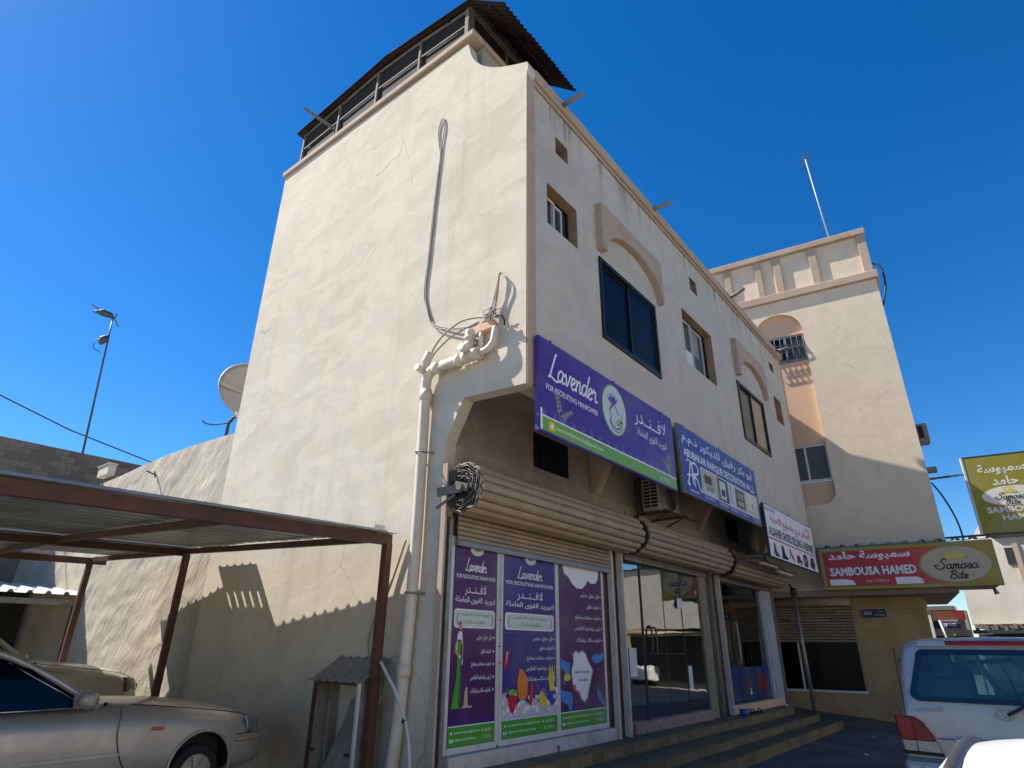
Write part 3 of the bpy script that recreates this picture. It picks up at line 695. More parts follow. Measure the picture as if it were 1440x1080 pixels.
lo2 = [(-.02, 1.79, 10.33), (-.017, 1.745, 10.2), (-.017, 1.74, 10.0), (-.017, 1.77, 9.72), (-.02, 1.785, 9.5)]+[(x, y-.025, z) for x, y, z in lo[5:10]]+[(x-.02, y, z-.035) for x, y, z in lo[10:]]
m = MB(); m.tube(smooth(lo2, 6), .011, 8); m.build('cable', M['cable_beige'], cb)
m = MB(); m.tube(smooth([(-.12, 1.59, 5.52), (-.13, 1.48, 5.66), (-.13, 1.30, 5.80), (-.13, 1.0, 5.89), (-.12, .72, 5.86), (-.1, .45, 5.78)], 6), .015, 8); m.build('cable', M['cable_beige'], cb)
m = MB(); m.tube(smooth([(-.10, 1.60, 5.50), (-.10, 1.42, 5.62), (-.1, 1.2, 5.72), (-.08, .95, 5.78), (-.08, .70, 5.80)], 6), .012, 8); m.build('cable', M['cable_beige'], cb)
for k in range(4):
    a = k*.013
    m = MB(); m.tube(smooth([(-.02, .36-a*.2, 6.49), (-.045-a*.4, .38, 6.44), (-.045-a*.3, .40+a, 6.20), (-.05, .43+a*2, 6.0), (-.08, .44+a*4, 5.84)], 5), .009, 6); m.build('wire', M['cable_beige'], cb)
m = MB(); m.tube(smooth([(-.02, .36, 6.49), (-.075, .36, 6.46), (-.085, .37, 6.33), (-.07, .41, 6.12), (-.06, .44, 5.90)], 5), .011, 6); m.build('wire', M['cable_beige'], cb)
rnd = random.Random(3)
for k in range(9):
    p = [(-.06-rnd.random()*.1, .44+rnd.uniform(-.14, .16), 5.82+rnd.uniform(-.10, .08)) for _ in range(4)]
    m = MB(); m.tube(smooth(p, 4), .007, 5); m.build('wire', M['cable_beige' if k % 3 else 'cable_black'], cb)
m = MB(); m.tube(smooth([(-.05, .42, 5.80), (-.13, .30, 5.76), (-.16, .24, 5.72), (-.12, .22, 5.66), (-.04, .28, 5.64)], 5), .012, 6); m.build('wire', M['cable_black'], cb)
m = MB(); m.tube(smooth([(-.03, 1.90, 2.98), (-.03, 2.05, 2.60), (-.04, 2.20, 2.25), (-.06, 2.38, 1.95), (-.08, 2.41, 1.72), (-.1, 2.32, 1.56)], 6), .016, 8); m.build('lower_cable', M['cable_beige'], cb)
hs_ = root('white_hose', 'thin white hose drooping past the brown carport post beside the drainpipe', 'hose', (-.3, 2, 1))
m = MB(); m.tube(smooth([(-.28, 1.9, 1.52), (-.28, 1.80, 1.42), (-.27, 1.62, 1.22), (-.26, 1.47, 1.0), (-.25, 1.38, .78), (-.24, 1.33, .45), (-.24, 1.34, .05)], 6), .019, 8)
tag(m.build('hose', M['hose'], hs_))
m = MB(); m.tube([(-.26, 1.44, .95), (-.262, 1.455, .91)], .026, 8); m.build('hose_coupling', M['steel_dk'], hs_)

# ------------------------------------------------------------------ roller shutters of the three shops
def drum(r, x0, x1, yc, zc, R, mat, nm='slat', n=15, seed=1):
    rn = random.Random(seed)
    for k in range(n):
        a0 = 2*math.pi*k/n; a1 = 2*math.pi*(k+1)/n; rr = R-.012*k/n
        pts = []
        for j in range(6):
            t = j/5; a = a0+(a1-a0)*(.06+.84*t); q = rr+.022*math.sin(math.pi*t)+.006*t
            pts.append((yc+q*math.cos(a), zc+q*math.sin(a)))
        inn = [(yc+(rr-.014)*math.cos(a), zc+(rr-.014)*math.sin(a)) for a in (a1-.01, a0+.01)]
        m = MB(); d0, d1 = rn.uniform(-.012, .012), rn.uniform(-.01, .03); m.prism(pts+inn, 'x', x0+d0, x1+d1); m.build(nm, mat, r)
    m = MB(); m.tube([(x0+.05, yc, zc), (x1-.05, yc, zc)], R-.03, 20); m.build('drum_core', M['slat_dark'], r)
def curtain(r, x0, x1, y, z0, z1, n, mat, bar=True):
    h = (z1-z0)/n
    for k in range(n):
        z = z0+k*h
        m = MB(); m.prism([(y+.012, z+.003), (y-.004, z+.004), (y-.016, z+h*.35), (y-.016, z+h*.7), (y-.004, z+h-.005), (y+.012, z+h-.003)], 'x', x0, x1); m.build('slat', mat, r)
    if bar: m = MB(); m.box(x0, x1, y-.022, y+.018, z0-.075, z0-.003); m.build('bottom_bar', M['steel'], r, bevel=.004)
def rubber_ring(r, x, yc, zc, R, seed):
    rn = random.Random(seed); m = MB(); n = 40; a_, b_ = [], []
    for k in range(n):
        a = 2*math.pi*k/n; q = R+rn.uniform(-.02, .035)
        a_.append((x+rn.uniform(-.02, .03), yc+q*math.cos(a), zc+q*math.sin(a)))
    m.tube(a_, [rn.uniform(.02, .045) for _ in a_], 5, closed=True)
    m.tube([(x-.01, yc, zc), (x+.03, yc, zc)], R-.04, 16); m.build('torn_rubber_seal', M['rubber'], r)
sh1 = root('roller_shutter', 'beige roller shutter half rolled above the purple poster window', 'roller shutter', (0, 1, 3.56), 'roller shutters over the shopfronts')
drum(sh1, .05, 4.36, .97, 3.55, .315, M['beige_slat'], n=15)
curtain(sh1, .21, 4.05, 1.20, 2.95, 3.38, 7, M['beige_slat'])
sp = []
for k in range(260):
    a = k*.135; q = .13+.185*k/260+.013*math.sin(a*8); sp.append((.03+.01*math.sin(k), .97+q*math.cos(a), 3.55+q*math.sin(a)))
m = MB(); m.tube(sp, .007, 5); m.build('coil_edge', M['coil'], sh1)
sp = [(.02+.01*math.sin(k*2), .97+(.31+.022*math.sin(k*1.9))*math.cos(k*.17), 3.55+(.31+.022*math.sin(k*1.9))*math.sin(k*.17)) for k in range(37)]
m = MB(); m.tube(sp, .008, 5, closed=True); m.build('coil_edge', M['coil'], sh1)
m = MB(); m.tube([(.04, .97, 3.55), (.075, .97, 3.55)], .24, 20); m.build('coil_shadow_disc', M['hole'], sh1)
m = MB(); m.bar((-.12, 1.28, 3.50), (.0, .97, 3.54), .025, .11); m.bar((-.12, 1.28, 3.30), (-.03, 1.05, 3.46), .02, .03)
m.build('axle_bracket', M['coil'], sh1)
m = MB(); m.tube([(-.06, .97, 3.55), (.06, .97, 3.55)], .045, 10); m.obox((.0, .97, 3.56), ((0, 1, .3), (1, 0, 0), (0, -.3, 1)), (.11, .02, .05)); m.build('axle', M['coil'], sh1)
rubber_ring(sh1, 4.43, .97, 3.55, .30, 4)
m = MB(); m.box(-.035, -.005, 1.20, 1.30, .2, 3.9); m.build('backing_plate', M['trim'], sh1)
m = MB(); m.box(.075, .135, 1.215, 1.235, .38, 3.22); m.box(.075, .09, 1.236, 1.27, .38, 3.22); m.box(.0, .045, 1.24, 1.28, .3, 3.3); m.build('guide_rail', M['steel'], sh1)
m = MB(); m.box(4.06, 4.10, 1.16, 1.26, .39, 3.30); m.box(4.10, 4.18, 1.22, 1.26, .39, 3.30); m.build('guide_rail', M['white_alu'], sh1)
sh2 = root('roller_shutter', 'beige roller shutter fully rolled up above the middle glass shopfront', 'roller shutter', (6.6, 1, 3.56), 'roller shutters over the shopfronts')
drum(sh2, 4.60, 8.72, .97, 3.57, .305, M['beige_slat'], n=15, seed=2); rubber_ring(sh2, 8.84, .97, 3.55, .29, 8)
curtain(sh2, 4.63, 8.4, 1.22, 3.24, 3.36, 2, M['tan_slat'])
for x in (4.42, 8.48):
    m = MB(); m.box(x, x+.04, 1.16, 1.28, .39, 3.30); m.box(x+.04, x+.13, 1.23, 1.28, .39, 3.30); m.build('guide_rail', M['white_alu'] if x < 5 else M['steel'], sh2)
m = MB(); m.tube([(8.85, .97, 3.52), (8.85, .40, 3.62), (9.0, -.05, 3.66)], .018, 6); m.build('stay_rod', M['steel'], sh2)
sh3 = root('roller_shutter', 'beige roller shutter rolled up behind the white shoe repair sign', 'roller shutter', (11, 1, 3.56), 'roller shutters over the shopfronts')
drum(sh3, 9.02, 13.05, .97, 3.57, .30, M['beige_slat'], n=15, seed=3)
curtain(sh3, 9.15, 13.0, 1.22, 3.24, 3.36, 2, M['steel'])
for x in (9.05, 13.02):
    m = MB(); m.box(x, x+.035, 1.16, 1.28, .39, 3.30); m.box(x+.035, x+.11, 1.23, 1.28, .39, 3.30); m.build('guide_rail', M['white_alu'] if x < 10 else M['steel'], sh3)

# ------------------------------------------------------------------ poster shopfront
pf = root('poster_shopfront', 'white framed shop window covered by three tall purple cleaning posters', 'shopfront', (2, 1.27, .6))
m = MB(); m.box(.15, 3.90, 1.272, 1.30, .58, 3.0); m.build('white_board', M['white_alu'], pf)
for x0, x1, z0, z1 in ((.15, .235, .56, 3.0), (1.09, 1.13, .56, 3.0), (1.175, 1.225, .56, 3.0), (2.47, 2.56, .56, 3.0), (3.84, 3.90, .56, 3.0)):
    m = MB(); m.box(x0, x1, 1.257, 1.272, z0, z1); m.build('frame_upright', M['white_alu'], pf, bevel=.004)
for x0, x1 in ((.245, 1.09), (1.225, 2.47), (2.56, 3.84)):
    m = MB(); m.box(x0, x1, 1.258, 1.272, .56, .63); m.build('frame_rail', M['white_alu'], pf, bevel=.004)
for x, z in ((1.135, 2.02), (1.135, 1.70), (1.14, 1.5)):
    m = MB(); m.box(x, x+.04, 1.249, 1.257, z, z+.012); m.build('hinge', M['steel_dk'], pf)
m = MB(); m.box(.205, 4.0, 1.18, 1.30, .385, .555); m.build('plinth', M['white_plinth'], pf, bevel=.012)
m = MB(); m.bar((2.35, 1.16, .39), (2.35, 1.16, .46), .012); m.bar((2.30, 1.15, .465), (2.39, 1.17, .465), .012); m.build('door_bolt', M['steel_dk'], pf)
LIST = ['\u0641\u0644\u0644 - \u0645\u0646\u0627\u0632\u0644 - \u0645\u062f\u0627\u0631\u0633', '\u062a\u0646\u0638\u064a\u0641 \u0634\u0642\u0642', '\u062a\u0646\u0638\u064a\u0641 \u062d\u0645\u0627\u0645\u0627\u062a \u0648\u0645\u0637\u0627\u0628\u062e', '\u062a\u0631\u062a\u064a\u0628 \u0648\u062a\u0635\u0641\u064a\u0637 \u0627\u0644\u0645\u0644\u0627\u0628\u0633', '\u062a\u0646\u0638\u064a\u0641 \u0645\u0643\u0627\u062a\u0628 \u0648\u0634\u0631\u0643\u0627\u062a']
LW = [.62, .42, .80, .82, .80]
AR_NAME = '\u0644\u0627\u0641\u0640\u0640\u0646\u0640\u0640\u062f\u0631'
AR_SUB = '\u0644\u062a\u0648\u0631\u064a\u062f \u0627\u0644\u0642\u0648\u0649 \u0627\u0644\u0639\u0627\u0645\u0644\u0629'
def head(a, w):
    k = w/.85
    a.ell(w/2, 2.235, .13, .075, 'offwhite', 1, 'logo_badge'); a.ell(w/2, 2.245, .06, .03, 'grey_p', 2, 'logo_badge')
    a.script('Lavender', w/2-.22*k, 1.955, w/2+.20*k, 2.12, .0135, 'white')
    a.text('FOR RECRUITING MANPOWER', w*.045, 1.862, w*.96, 1.912, 'white', bold=.01)
    a.text(AR_NAME, w/2-.22*k, 1.655, w/2+.20*k, 1.80, 'white', ar=True, bold=.006)
    a.text(AR_SUB, w*.04, 1.555, w*.96, 1.645, 'white', ar=True, bold=.012)
    a.rect(w*.03, 1.275, w*.96, 1.495, 'white', 1, 'slogan_box', r=.045); a.rect(w*.05, 1.29, w*.94, 1.48, 'offwhite', 2, 'slogan_box', r=.038)
    a.text('\u062c\u0645\u064a\u0639 \u062e\u062f\u0645\u0627\u062a \u0627\u0644\u062a\u0646\u0638\u064a\u0641', w*.17, 1.395, w*.83, 1.465, 'pgreen', 3, ar=True, bold=.012)
    a.text('\u0628\u0646\u0638\u0627\u0645 \u0627\u0644\u0633\u0627\u0639\u0627\u062a', w*.28, 1.305, w*.72, 1.375, 'pgreen', 3, ar=True, bold=.012)
    for sx in (.09, .91):
        s = 1 if sx < .5 else -1
        a.stroke([(w*sx+.03*s, 1.45), (w*sx, 1.40), (w*sx, 1.36), (w*sx+.03*s, 1.31)], .012, 'dkgrey_p', 3, 'slogan_box')
def plist(a, w, ys, u0=.1, k=1.0):
    for t, lw, y in zip(LIST, LW, ys):
        W = (w-u0-.10)*lw; a.text(t, w-.09-W, y-.032*k, w-.09, y+.035*k, 'white', ar=True, bold=.014); a.ell(w-.045, y+.005, .013, .013, 'white', 2, 'lettering', 8)
def foot(a, w):
    a.rect(0, 0, w, .20, 'pgreen', 1, 'green_band'); a.rect(0, .20, w, .212, 'white', 1, 'green_band')
    a.text('lavenderforcleaning@gmail.com', .10, .118, w*.66, .158, 'white', bold=.004); a.text('36210017', w*.76, .118, w*.93, .152, 'white')
    a.text('@lavendercleaning', .13, .045, w*.58, .083, 'white'); a.text('CR. 30256-1', w*.74, .045, w*.93, .078, 'white')
    a.ell(.055, .138, .015, .015, 'white', 2, 'lettering', 8); a.rect(.03, .045, .055, .08, 'white', 2, 'lettering'); a.rect(.07, .045, .095, .08, 'white', 2, 'lettering'); a.ell(w*.72, .135, .012, .015, 'white', 2, 'lettering', 8)
def board(nm, lab, x0, w, col):
    m = MB(); m.box(x0, x0+w, 1.262, 1.2715, .63, 2.90); o = m.build(nm, M[col], pf); o['label'] = lab
    return Art(o, (x0, 1.262, .635), (1, 0, 0), (0, 0, 1), (0, -1, 0))
# left poster: woman in green overalls
a = board('poster', 'plum poster with woman in green overalls', .25, .835, 'plum'); w = .835; head(a, w)
plist(a, w, [1.165, 1.005, .855, .71, .565], .26)
for k in range(14): a.poly([(.03+k*.058, .215), (.06+k*.058, .36+.06*math.sin(k*2.1)), (.085+k*.058, .215)], 'purple2', 1, 'dark_plants')
a.poly([(.035, .39), (.065, .39), (.115, .86), (.10, 1.12), (.16, 1.12), (.165, .86), (.19, .39), (.165, .39), (.135, .75), (.125, .84), (.10, .72)], 'pgreen', 2, 'figure_overalls')
a.poly([(.075, 1.0), (.10, 1.20), (.125, 1.235), (.17, 1.235), (.185, 1.2), (.18, 1.05), (.17, 1.12), (.165, 1.14), (.10, 1.14), (.095, 1.0)], 'white', 3, 'figure_shirt')
a.poly([(.055, 1.08), (.075, 1.12), (.085, 1.02), (.14, .97), (.13, .94), (.065, .99)], 'skin', 3, 'figure_skin'); a.ell(.152, 1.29, .024, .04, 'skin', 3, 'figure_skin'); a.ell(.14, 1.315, .03, .035, 'darkred', 2, 'figure_hair')
a.rect(.135, .93, .165, .96, 'white', 4, 'figure_shirt'); a.rect(.188, .86, .204, .92, 'white', 3, 'figure_shirt'); a.stroke([(.182, 1.2), (.2, 1.05), (.196, .92)], .016, 'skin', 3, 'figure_skin')
a.poly([(.25, .41), (.262, .56), (.29, .63), (.31, .60), (.325, .41)], 'tan_p', 2, 'printed_tool'); a.rect(.22, .39, .40, .41, 'tan_p', 2, 'printed_tool')
foot(a, w); a.done()
# middle poster: buckets and foam
a = board('poster', 'blue violet poster with orange bucket over white foam', 1.232, 1.232, 'purple2'); w = 1.232; head(a, w)
plist(a, w, [1.17, 1.045, .915, .79, .66], .36)
for u in (.35, .62, .88): a.stroke([(u, .3), (u, 2.2)], .004, 'purple_lt', 1, 'grid_lines', 1)
for v in (.54, 1.24): a.stroke([(.02, v), (w-.02, v)], .006, 'purple_lt', 1, 'grid_lines', 1)
rn = random.Random(5)
a.poly([(0, .21), (w, .21), (w, .47), (1.1, .42), (.95, .36), (.8, .37), (.7, .43), (.55, .37), (.42, .45), (.3, .36), (.15, .40), (.05, .5), (0, .52)], 'foam', 1, 'printed_foam')
for k in range(70):
    u = rn.random()*w; v = .24+rn.random()*(.24+.12*abs(u/w-.5)); r_ = rn.uniform(.012, .035); a.ell(u, v, r_, r_, 'white' if rn.random() > .4 else 'foam', 2+(k % 3), 'printed_foam', 10)
a.poly([(.32, .50), (.30, .63), (.36, .80), (.42, .78), (.54, .68), (.52, .46), (.44, .40), (.34, .44)], 'orange', 5, 'printed_bucket')
a.poly([(.10, .46), (.20, .50), (.30, .46), (.27, .34), (.21, .26), (.14, .32)], 'red', 5, 'printed_bucket'); a.ell(.20, .52, .10, .035, 'sgreen', 6, 'printed_bucket')
a.poly([(.02, .82), (.06, 1.0), (.15, 1.03), (.12, .88), (.06, .78)], 'red', 2, 'printed_cloth'); a.poly([(.06, .85), (.08, 1.0), (.10, 1.0)], 'white', 3, 'printed_cloth')
a.poly([(.56, .36), (.60, .62), (.66, .62), (.66, .48), (.62, .34)], 'red', 5, 'printed_bottle')
a.poly([(.80, .36), (.79, .46), (.85, .52), (.97, .42), (.98, .34), (.92, .28)], 'yellow', 5, 'printed_sponge'); a.poly([(.85, .53), (.90, .56), (1.02, .46), (.975, .43)], 'purple_lt', 6, 'printed_sponge')
a.poly([(1.02, .66), (1.05, .84), (1.09, .72), (1.12, .86), (1.14, .72), (1.18, .82), (1.17, .62), (1.15, .5), (1.05, .5)], 'yellow', 5, 'printed_glove')
a.poly([(1.03, .38), (1.02, .5), (1.1, .53), (1.20, .5), (1.20, .36), (1.1, .31)], 'blue', 4, 'printed_glove')
for u, v, r_ in ((.25, .66, .035), (.78, .60, .04), (.10, .58, .02), (.22, .88, .018)): a.ell(u, v, r_, r_*1.2, 'purple_lt', 2, 'printed_bubble', 14); a.ell(u+.006, v+.01, r_*.7, r_*.8, 'purple2', 3, 'printed_bubble', 12)
foot(a, w); a.done()
# right poster: gloves round a splash
a = board('poster', 'plum poster with blue gloves around a white splash', 2.568, 1.262, 'plum'); w = 1.262
a.poly([(.10, 2.265), (.16, 2.12), (.28, 2.08), (.36, 2.0), (.50, 1.93), (.66, 1.93), (.78, 2.0), (.84, 2.07), (.95, 2.03), (1.08, 2.04), (1.17, 2.12), (1.19, 2.265)], 'white', 1, 'printed_cloud')
plist(a, w, [1.83, 1.66, 1.49, 1.335, 1.165], .24, 1.15)
a.poly([(.34, .98), (.42, 1.03), (.52, 1.0), (.60, 1.03), (.72, .98), (.76, .90), (.86, .80), (.92, .74), (.86, .62), (.80, .52), (.74, .36), (.64, .30), (.54, .34), (.48, .44), (.36, .48), (.30, .58), (.28, .74), (.34, .86)], 'grey_p', 1, 'printed_splash')
a.poly([(.36, .97), (.42, 1.01), (.52, .975), (.60, 1.01), (.70, .97), (.74, .89), (.84, .79), (.89, .74), (.84, .62), (.78, .52), (.72, .38), (.64, .33), (.55, .36), (.50, .46), (.38, .50), (.32, .58), (.30, .74), (.36, .86)], 'white', 2, 'printed_splash')
a.text('\u062c\u0645\u064a\u0639 \u062e\u062f\u0645\u0627\u062a \u0627\u0644\u062a\u0646\u0638\u064a\u0641', .36, .69, .80, .755, 'black', 3, ar=True, bold=.02); a.text('\u0628\u0646\u0638\u0627\u0645 \u0627\u0644\u0633\u0627\u0639\u0627\u062a', .44, .58, .74, .64, 'black', 3, ar=True, bold=.02)
a.poly([(0, .92), (.12, .88), (.26, .84), (.24, .74), (.20, .66), (.14, .66), (.10, .74), (0, .80)], 'ltblue', 3, 'printed_glove'); a.ell(.17, .66, .09, .05, 'yellow', 4, 'printed_sponge')
a.poly([(w, 1.0), (1.12, .96), (.94, .97), (.86, .90), (.98, .84), (1.12, .85), (w, .93)], 'ltblue', 3, 'printed_glove')
a.poly([(0, .50), (.10, .48), (.26, .46), (.32, .38), (.28, .24), (.20, .215), (.18, .30), (0, .36)], 'ltblue', 3, 'printed_glove')
a.poly([(w, .24), (1.14, .36), (1.02, .50), (1.0, .40), (1.1, .28), (w, .215)], 'ltblue', 3, 'printed_glove')
a.stroke([(.72, .40), (.80, .54), (.87, .70)], .022, 'pgreen', 4, 'printed_brush'); a.poly([(.33, .47), (.36, .57), (.39, .55), (.38, .45)], 'red', 4, 'printed_brush')
for u, v, r_ in ((.30, .98, .03), (.10, .60, .035), (.62, 1.06, .02), (1.05, .75, .02), (.40, .32, .018)): a.ell(u, v, r_, r_*1.2, 'purple_lt', 2, 'printed_bubble', 14)
foot(a, w); a.done()

# ------------------------------------------------------------------ middle and right glass shopfronts
gf = root('glass_shopfront', 'clear glass shopfront with handled doors in the middle of the building', 'shopfront', (6, 1.3, .4))
m = MB(); m.box(4.66, 8.05, 1.20, 1.42, .385, .56); m.build('stone_sill', M['sill'], gf, bevel=.008)
for x0, x1, mt in ((4.58, 4.66, 'steel'), (8.05, 8.16, 'pil_grey'), (8.17, 8.44, 'pil_grey')):
    m = MB(); m.box(x0, x1, 1.25 if mt == 'pil_grey' else 1.27, 1.40, .39, 3.29); m.build('side_post', M[mt], gf, bevel=.006)
m = MB(); m.box(4.66, 8.05, 1.30, 1.38, 3.14, 3.24); m.build('head_rail', M['steel_dk'], gf)
XG = [4.66, 5.35, 6.25, 7.10, 8.05]
for a_, b_ in zip(XG[:-1], XG[1:]):
    gfr = Fr((a_, 1.375, 0), (1, -.088, 0), (.088, 1, 0)); m = MB(gfr); m.box(.005, (b_-a_)-.005, 0, .008, .562, 3.14); m.build('glass_pane', M['shopglass'], gf)
for x in XG[1:-1]:
    m = MB(); m.box(x-.006, x+.006, 1.29, 1.376, .56, 3.14); m.build('glass_joint', M['steel_dk'], gf)
m = MB(); m.box(5.4, 7.1, 1.285, 1.291, 1.60, 1.615); m.build('door_rail', M['steel_dk'], gf)
for x in (5.60,):
    m = MB(); m.tube(smooth([(x+.13, 1.32, 2.04), (x+.13, 1.24, 2.02), (x+.13, 1.24, 1.62), (x+.13, 1.32, 1.60)], 4), .018, 8)
    m.tube(smooth([(x-.06, 1.32, 2.06), (x-.06, 1.24, 2.04), (x-.06, 1.24, 1.60), (x-.06, 1.32, 1.58)], 4), .018, 8); m.build('door_handle', M['steel_dk'], gf)
m = MB(); m.box(4.74, 5.0, 1.288, 1.292, 1.25, 1.7); m.build('paper_sheet', M['paper'], gf)
m = MB(); m.box(7.15, 7.33, 1.288, 1.292, .98, 1.38); m.build('paper_sheet', M['paper'], gf)
m = MB(); m.box(6.9, 7.15, 1.288, 1.292, 2.45, 2.65); m.build('paper_sheet', M['paper'], gf)
m = MB(); m.box(4.66, 8.05, 1.30, 1.36, 3.24, 3.29); m.build('head_board', M['steel'], gf)
dk = root('office_desk', 'grey office desk with drawers seen through the middle shop glass', 'desk', (6, 2.4, .385))
m = MB(); m.box(5.2, 6.7, 2.1, 2.8, 1.08, 1.12); m.build('desk_top', M['steel'], dk)
for x in (5.25, 6.3): m = MB(); m.box(x, x+.35, 2.12, 2.75, .386, 1.078); m.build('drawer_unit', M['pane_teal'], dk)
m = MB(); m.box(7.55, 7.75, 1.8, 1.85, .386, 1.1); cf = m.build('counter_leg', M['white_alu'], dk)
cn = root('yellow_partition', 'olive yellow wall panel standing inside the middle shop', 'panel', (7.2, 3, .385))
m = MB(); m.box(6.4, 8.5, 3.2, 3.26, .386, 3.29); m.build('panel', pm('olive_panel', '#8b8446', .8), cn)
nz = MB(); nz.prism([(5.62, .565), (6.0, .565), (5.98, .80), (5.85, .78)], 'y', 1.50, 1.504); tag(nz.build('folded_newspaper', M['paper']), 'white folded paper leaning inside the glass on the pink sill', 'paper')
g3 = root('glass_shopfront', 'dark glass shopfront with blue film below and pale frame at the right end', 'shopfront', (11, 1.3, .4))
m = MB(); m.box(9.2, 12.9, 1.20, 1.42, .385, .56); m.build('stone_sill', M['peach'], g3, bevel=.008)
m = MB(); m.box(12.42, 12.98, 1.22, 1.45, .56, 3.29); m.build('side_post', M['frame_blue'], g3, bevel=.01)
m = MB(); m.box(12.30, 12.42, 1.26, 1.42, .56, 3.29); m.build('side_post', M['frame_blue'], g3, bevel=.01)
m = MB(); m.box(9.2, 12.3, 1.29, 1.38, 3.14, 3.29); m.build('head_rail', M['steel_dk'], g3)
XG = [9.2, 10.0, 11.1, 12.3]
for a_, b_ in zip(XG[:-1], XG[1:]):
    m = MB(); m.box(a_+.005, b_-.005, 1.335, 1.345, .562, 3.14); m.build('glass_pane', M['shopglass2'], g3)
for x in XG[1:-1]: m = MB(); m.box(x-.004, x+.004, 1.33, 1.35, .56, 3.14); m.build('glass_joint', M['steel_dk'], g3)
m = MB(); m.tube(smooth([(10.1, 1.32, 2.25), (10.1, 1.25, 2.22), (10.1, 1.25, 1.45), (10.1, 1.32, 1.42)], 4), .022, 8); m.build('door_handle', M['steel'], g3)
m = MB(); m.box(9.21, 12.29, 1.350, 1.352, .565, 1.32); bf = m.build('blue_film', M['bluefilm'], g3)
a = Art(g3, (9.21, 1.3345, .57), (1, 0, 0), (0, 0, 1), (0, -1, 0))
a.rect(0, .02, .9, .74, 'bluefilm', 1, 'film_print'); a.rect(.95, .02, 2.0, .74, 'bluefilm', 1, 'film_print'); a.rect(2.05, .02, 3.05, .74, 'bluefilm', 1, 'film_print')
a.poly([(1.15, .05), (1.10, .35), (1.3, .6), (1.45, .45), (1.6, .62), (1.7, .3), (1.62, .05), (1.5, .2), (1.4, .05)], 'dkgrey_p', 2, 'printed_shoes'); a.poly([(2.2, .1), (2.15, .5), (2.4, .66), (2.6, .5), (2.8, .6), (2.85, .12), (2.5, .25)], 'darkred', 2, 'printed_shoes')
a.rect(.2, .12, .62, .36, 'dkgrey_p', 2, 'printed_box'); a.poly([(1.48, .14), (1.56, .3), (1.62, .14)], 'white', 3, 'printed_shoes')
a.poly([(.05, .95), (.1, 1.5), (.3, 1.9), (.42, 1.6), (.4, 1.1), (.25, .9)], 'darkred', 1, 'window_sticker'); a.poly([(.02, 1.8), (.05, 2.3), (.3, 2.4), (.35, 2.0)], 'darkred', 1, 'window_sticker')
a.done()
# things on the landing
for k, (x, y, z, w_) in enumerate(((8.9, -1.3, -.095, .09), (10.6, -2.0, -.095, .07), (11.8, -.9, -.092, .10))):
    l_ = MB(); f_ = Fr((x, y, z), (math.cos(k*1.3), math.sin(k*1.3), .1), (-math.sin(k*1.3), math.cos(k*1.3), .06)); l_.fr = f_
    l_.grid(lambda u, v: ((u-.5)*w_, (v-.5)*w_*.7, .012+.02*math.sin(u*5+k)*math.sin(v*4)), 4, 3)
    tag(l_.build('paper_scrap', M['paper'], solid=.002), ('crumpled paper scrap on the road nearest the steps left end', 'small paper scrap on the road farthest from the steps', 'crumpled paper scrap on the road by the right end of the steps')[k], 'litter', 'paper scraps on the road')
p = root('blue_pot', 'small blue plastic pot on the landing at the pier', 'pot', (9.1, 1.0, .39))
m = MB(); m.tube([(9.1, .98, .39), (9.1, .98, .43), (9.1, .98, .52)], [.075, .085, .095], 14); m.build('pot_body', M['plastic_blue'], p)
m = MB(); m.tube([(9.18, .98, .49), (9.36, .96, .51)], .012, 6); m.build('handle', M['rubber'], p)
for k, (x, y, rr) in enumerate(((9.75, 1.02, .3), (10.05, .98, -.2))):
    s = root('rubber_sandal', ('black rubber sandal on the landing nearer the blue pot', 'black rubber sandal on the landing nearer the tan building')[k], 'sandal', (x, y, .39), 'sandals on the landing')
    f = Fr((x, y, .391), (math.cos(rr), math.sin(rr), 0), (-math.sin(rr), math.cos(rr), 0))
    m = MB(f); m.prism([(-.14, -.04), (-.05, -.045), (.06, -.05), (.14, -.03), (.15, .01), (.10, .05), (-.05, .04), (-.14, .035)], 'z', 0, .03); m.build('sole', M['rubber'], s, bevel=.008)
    m = MB(f); m.tube(smooth([(.02, -.05, .02), (.04, -.03, .07), (.05, 0, .085), (.04, .03, .07), (.02, .05, .02)], 4), .014, 6); m.build('strap', M['rubber'], s)

# ------------------------------------------------------------------ sign boards on the overhang
def signboard(nm, lab, x0, x1, z0, z1, face, edge, y=-.16, th=.06):
    r = root(nm, lab, 'sign', ((x0+x1)/2, y, z0), 'sign boards along the shop facade')
    m = MB(); m.box(x0, x1, y, y+th, z0, z1); m.build('board', M[edge], r, bevel=.004)
    m = MB(); m.box(x0+.02, x1-.02, y-.004, y-.0005, z0+.02, z1-.02); m.build('face_panel', M[face], r)
    for x in (x0+.3, (x0+x1)/2, x1-.3): m = MB(); m.bar((x, y+.03, z1-.01), (x, y+.03, z1+.035), .03); m.bar((x, y+.045, z1+.02), (x, .0, z1+.02), .015); m.build('fixing_clip', M['steel_dk'], r)
    return r, Art(r, (x0, y-.004, z0), (1, 0, 0), (0, 0, 1), (0, -1, 0))
s1, a = signboard('sign_board', 'purple and green sign board reading Lavender For Recruiting Manpower', .12, 4.08, 4.12, 5.42, 'purple', 'purple')
W, H = 3.96, 1.30
a.rect(.02, .02, W-.02, .20, 'sgreen', 1, 'green_band'); a.rect(.02, .20, W-.02, .222, 'white', 1, 'green_band'); a.rect(.02, .02, .06, .30, 'white', 2, 'green_band')
a.script('Lavender', .20, .76, 1.42, 1.15, .032, 'white'); a.text('FOR RECRUITING MANPOWER', .15, .585, 1.42, .665, 'white', bold=.012)
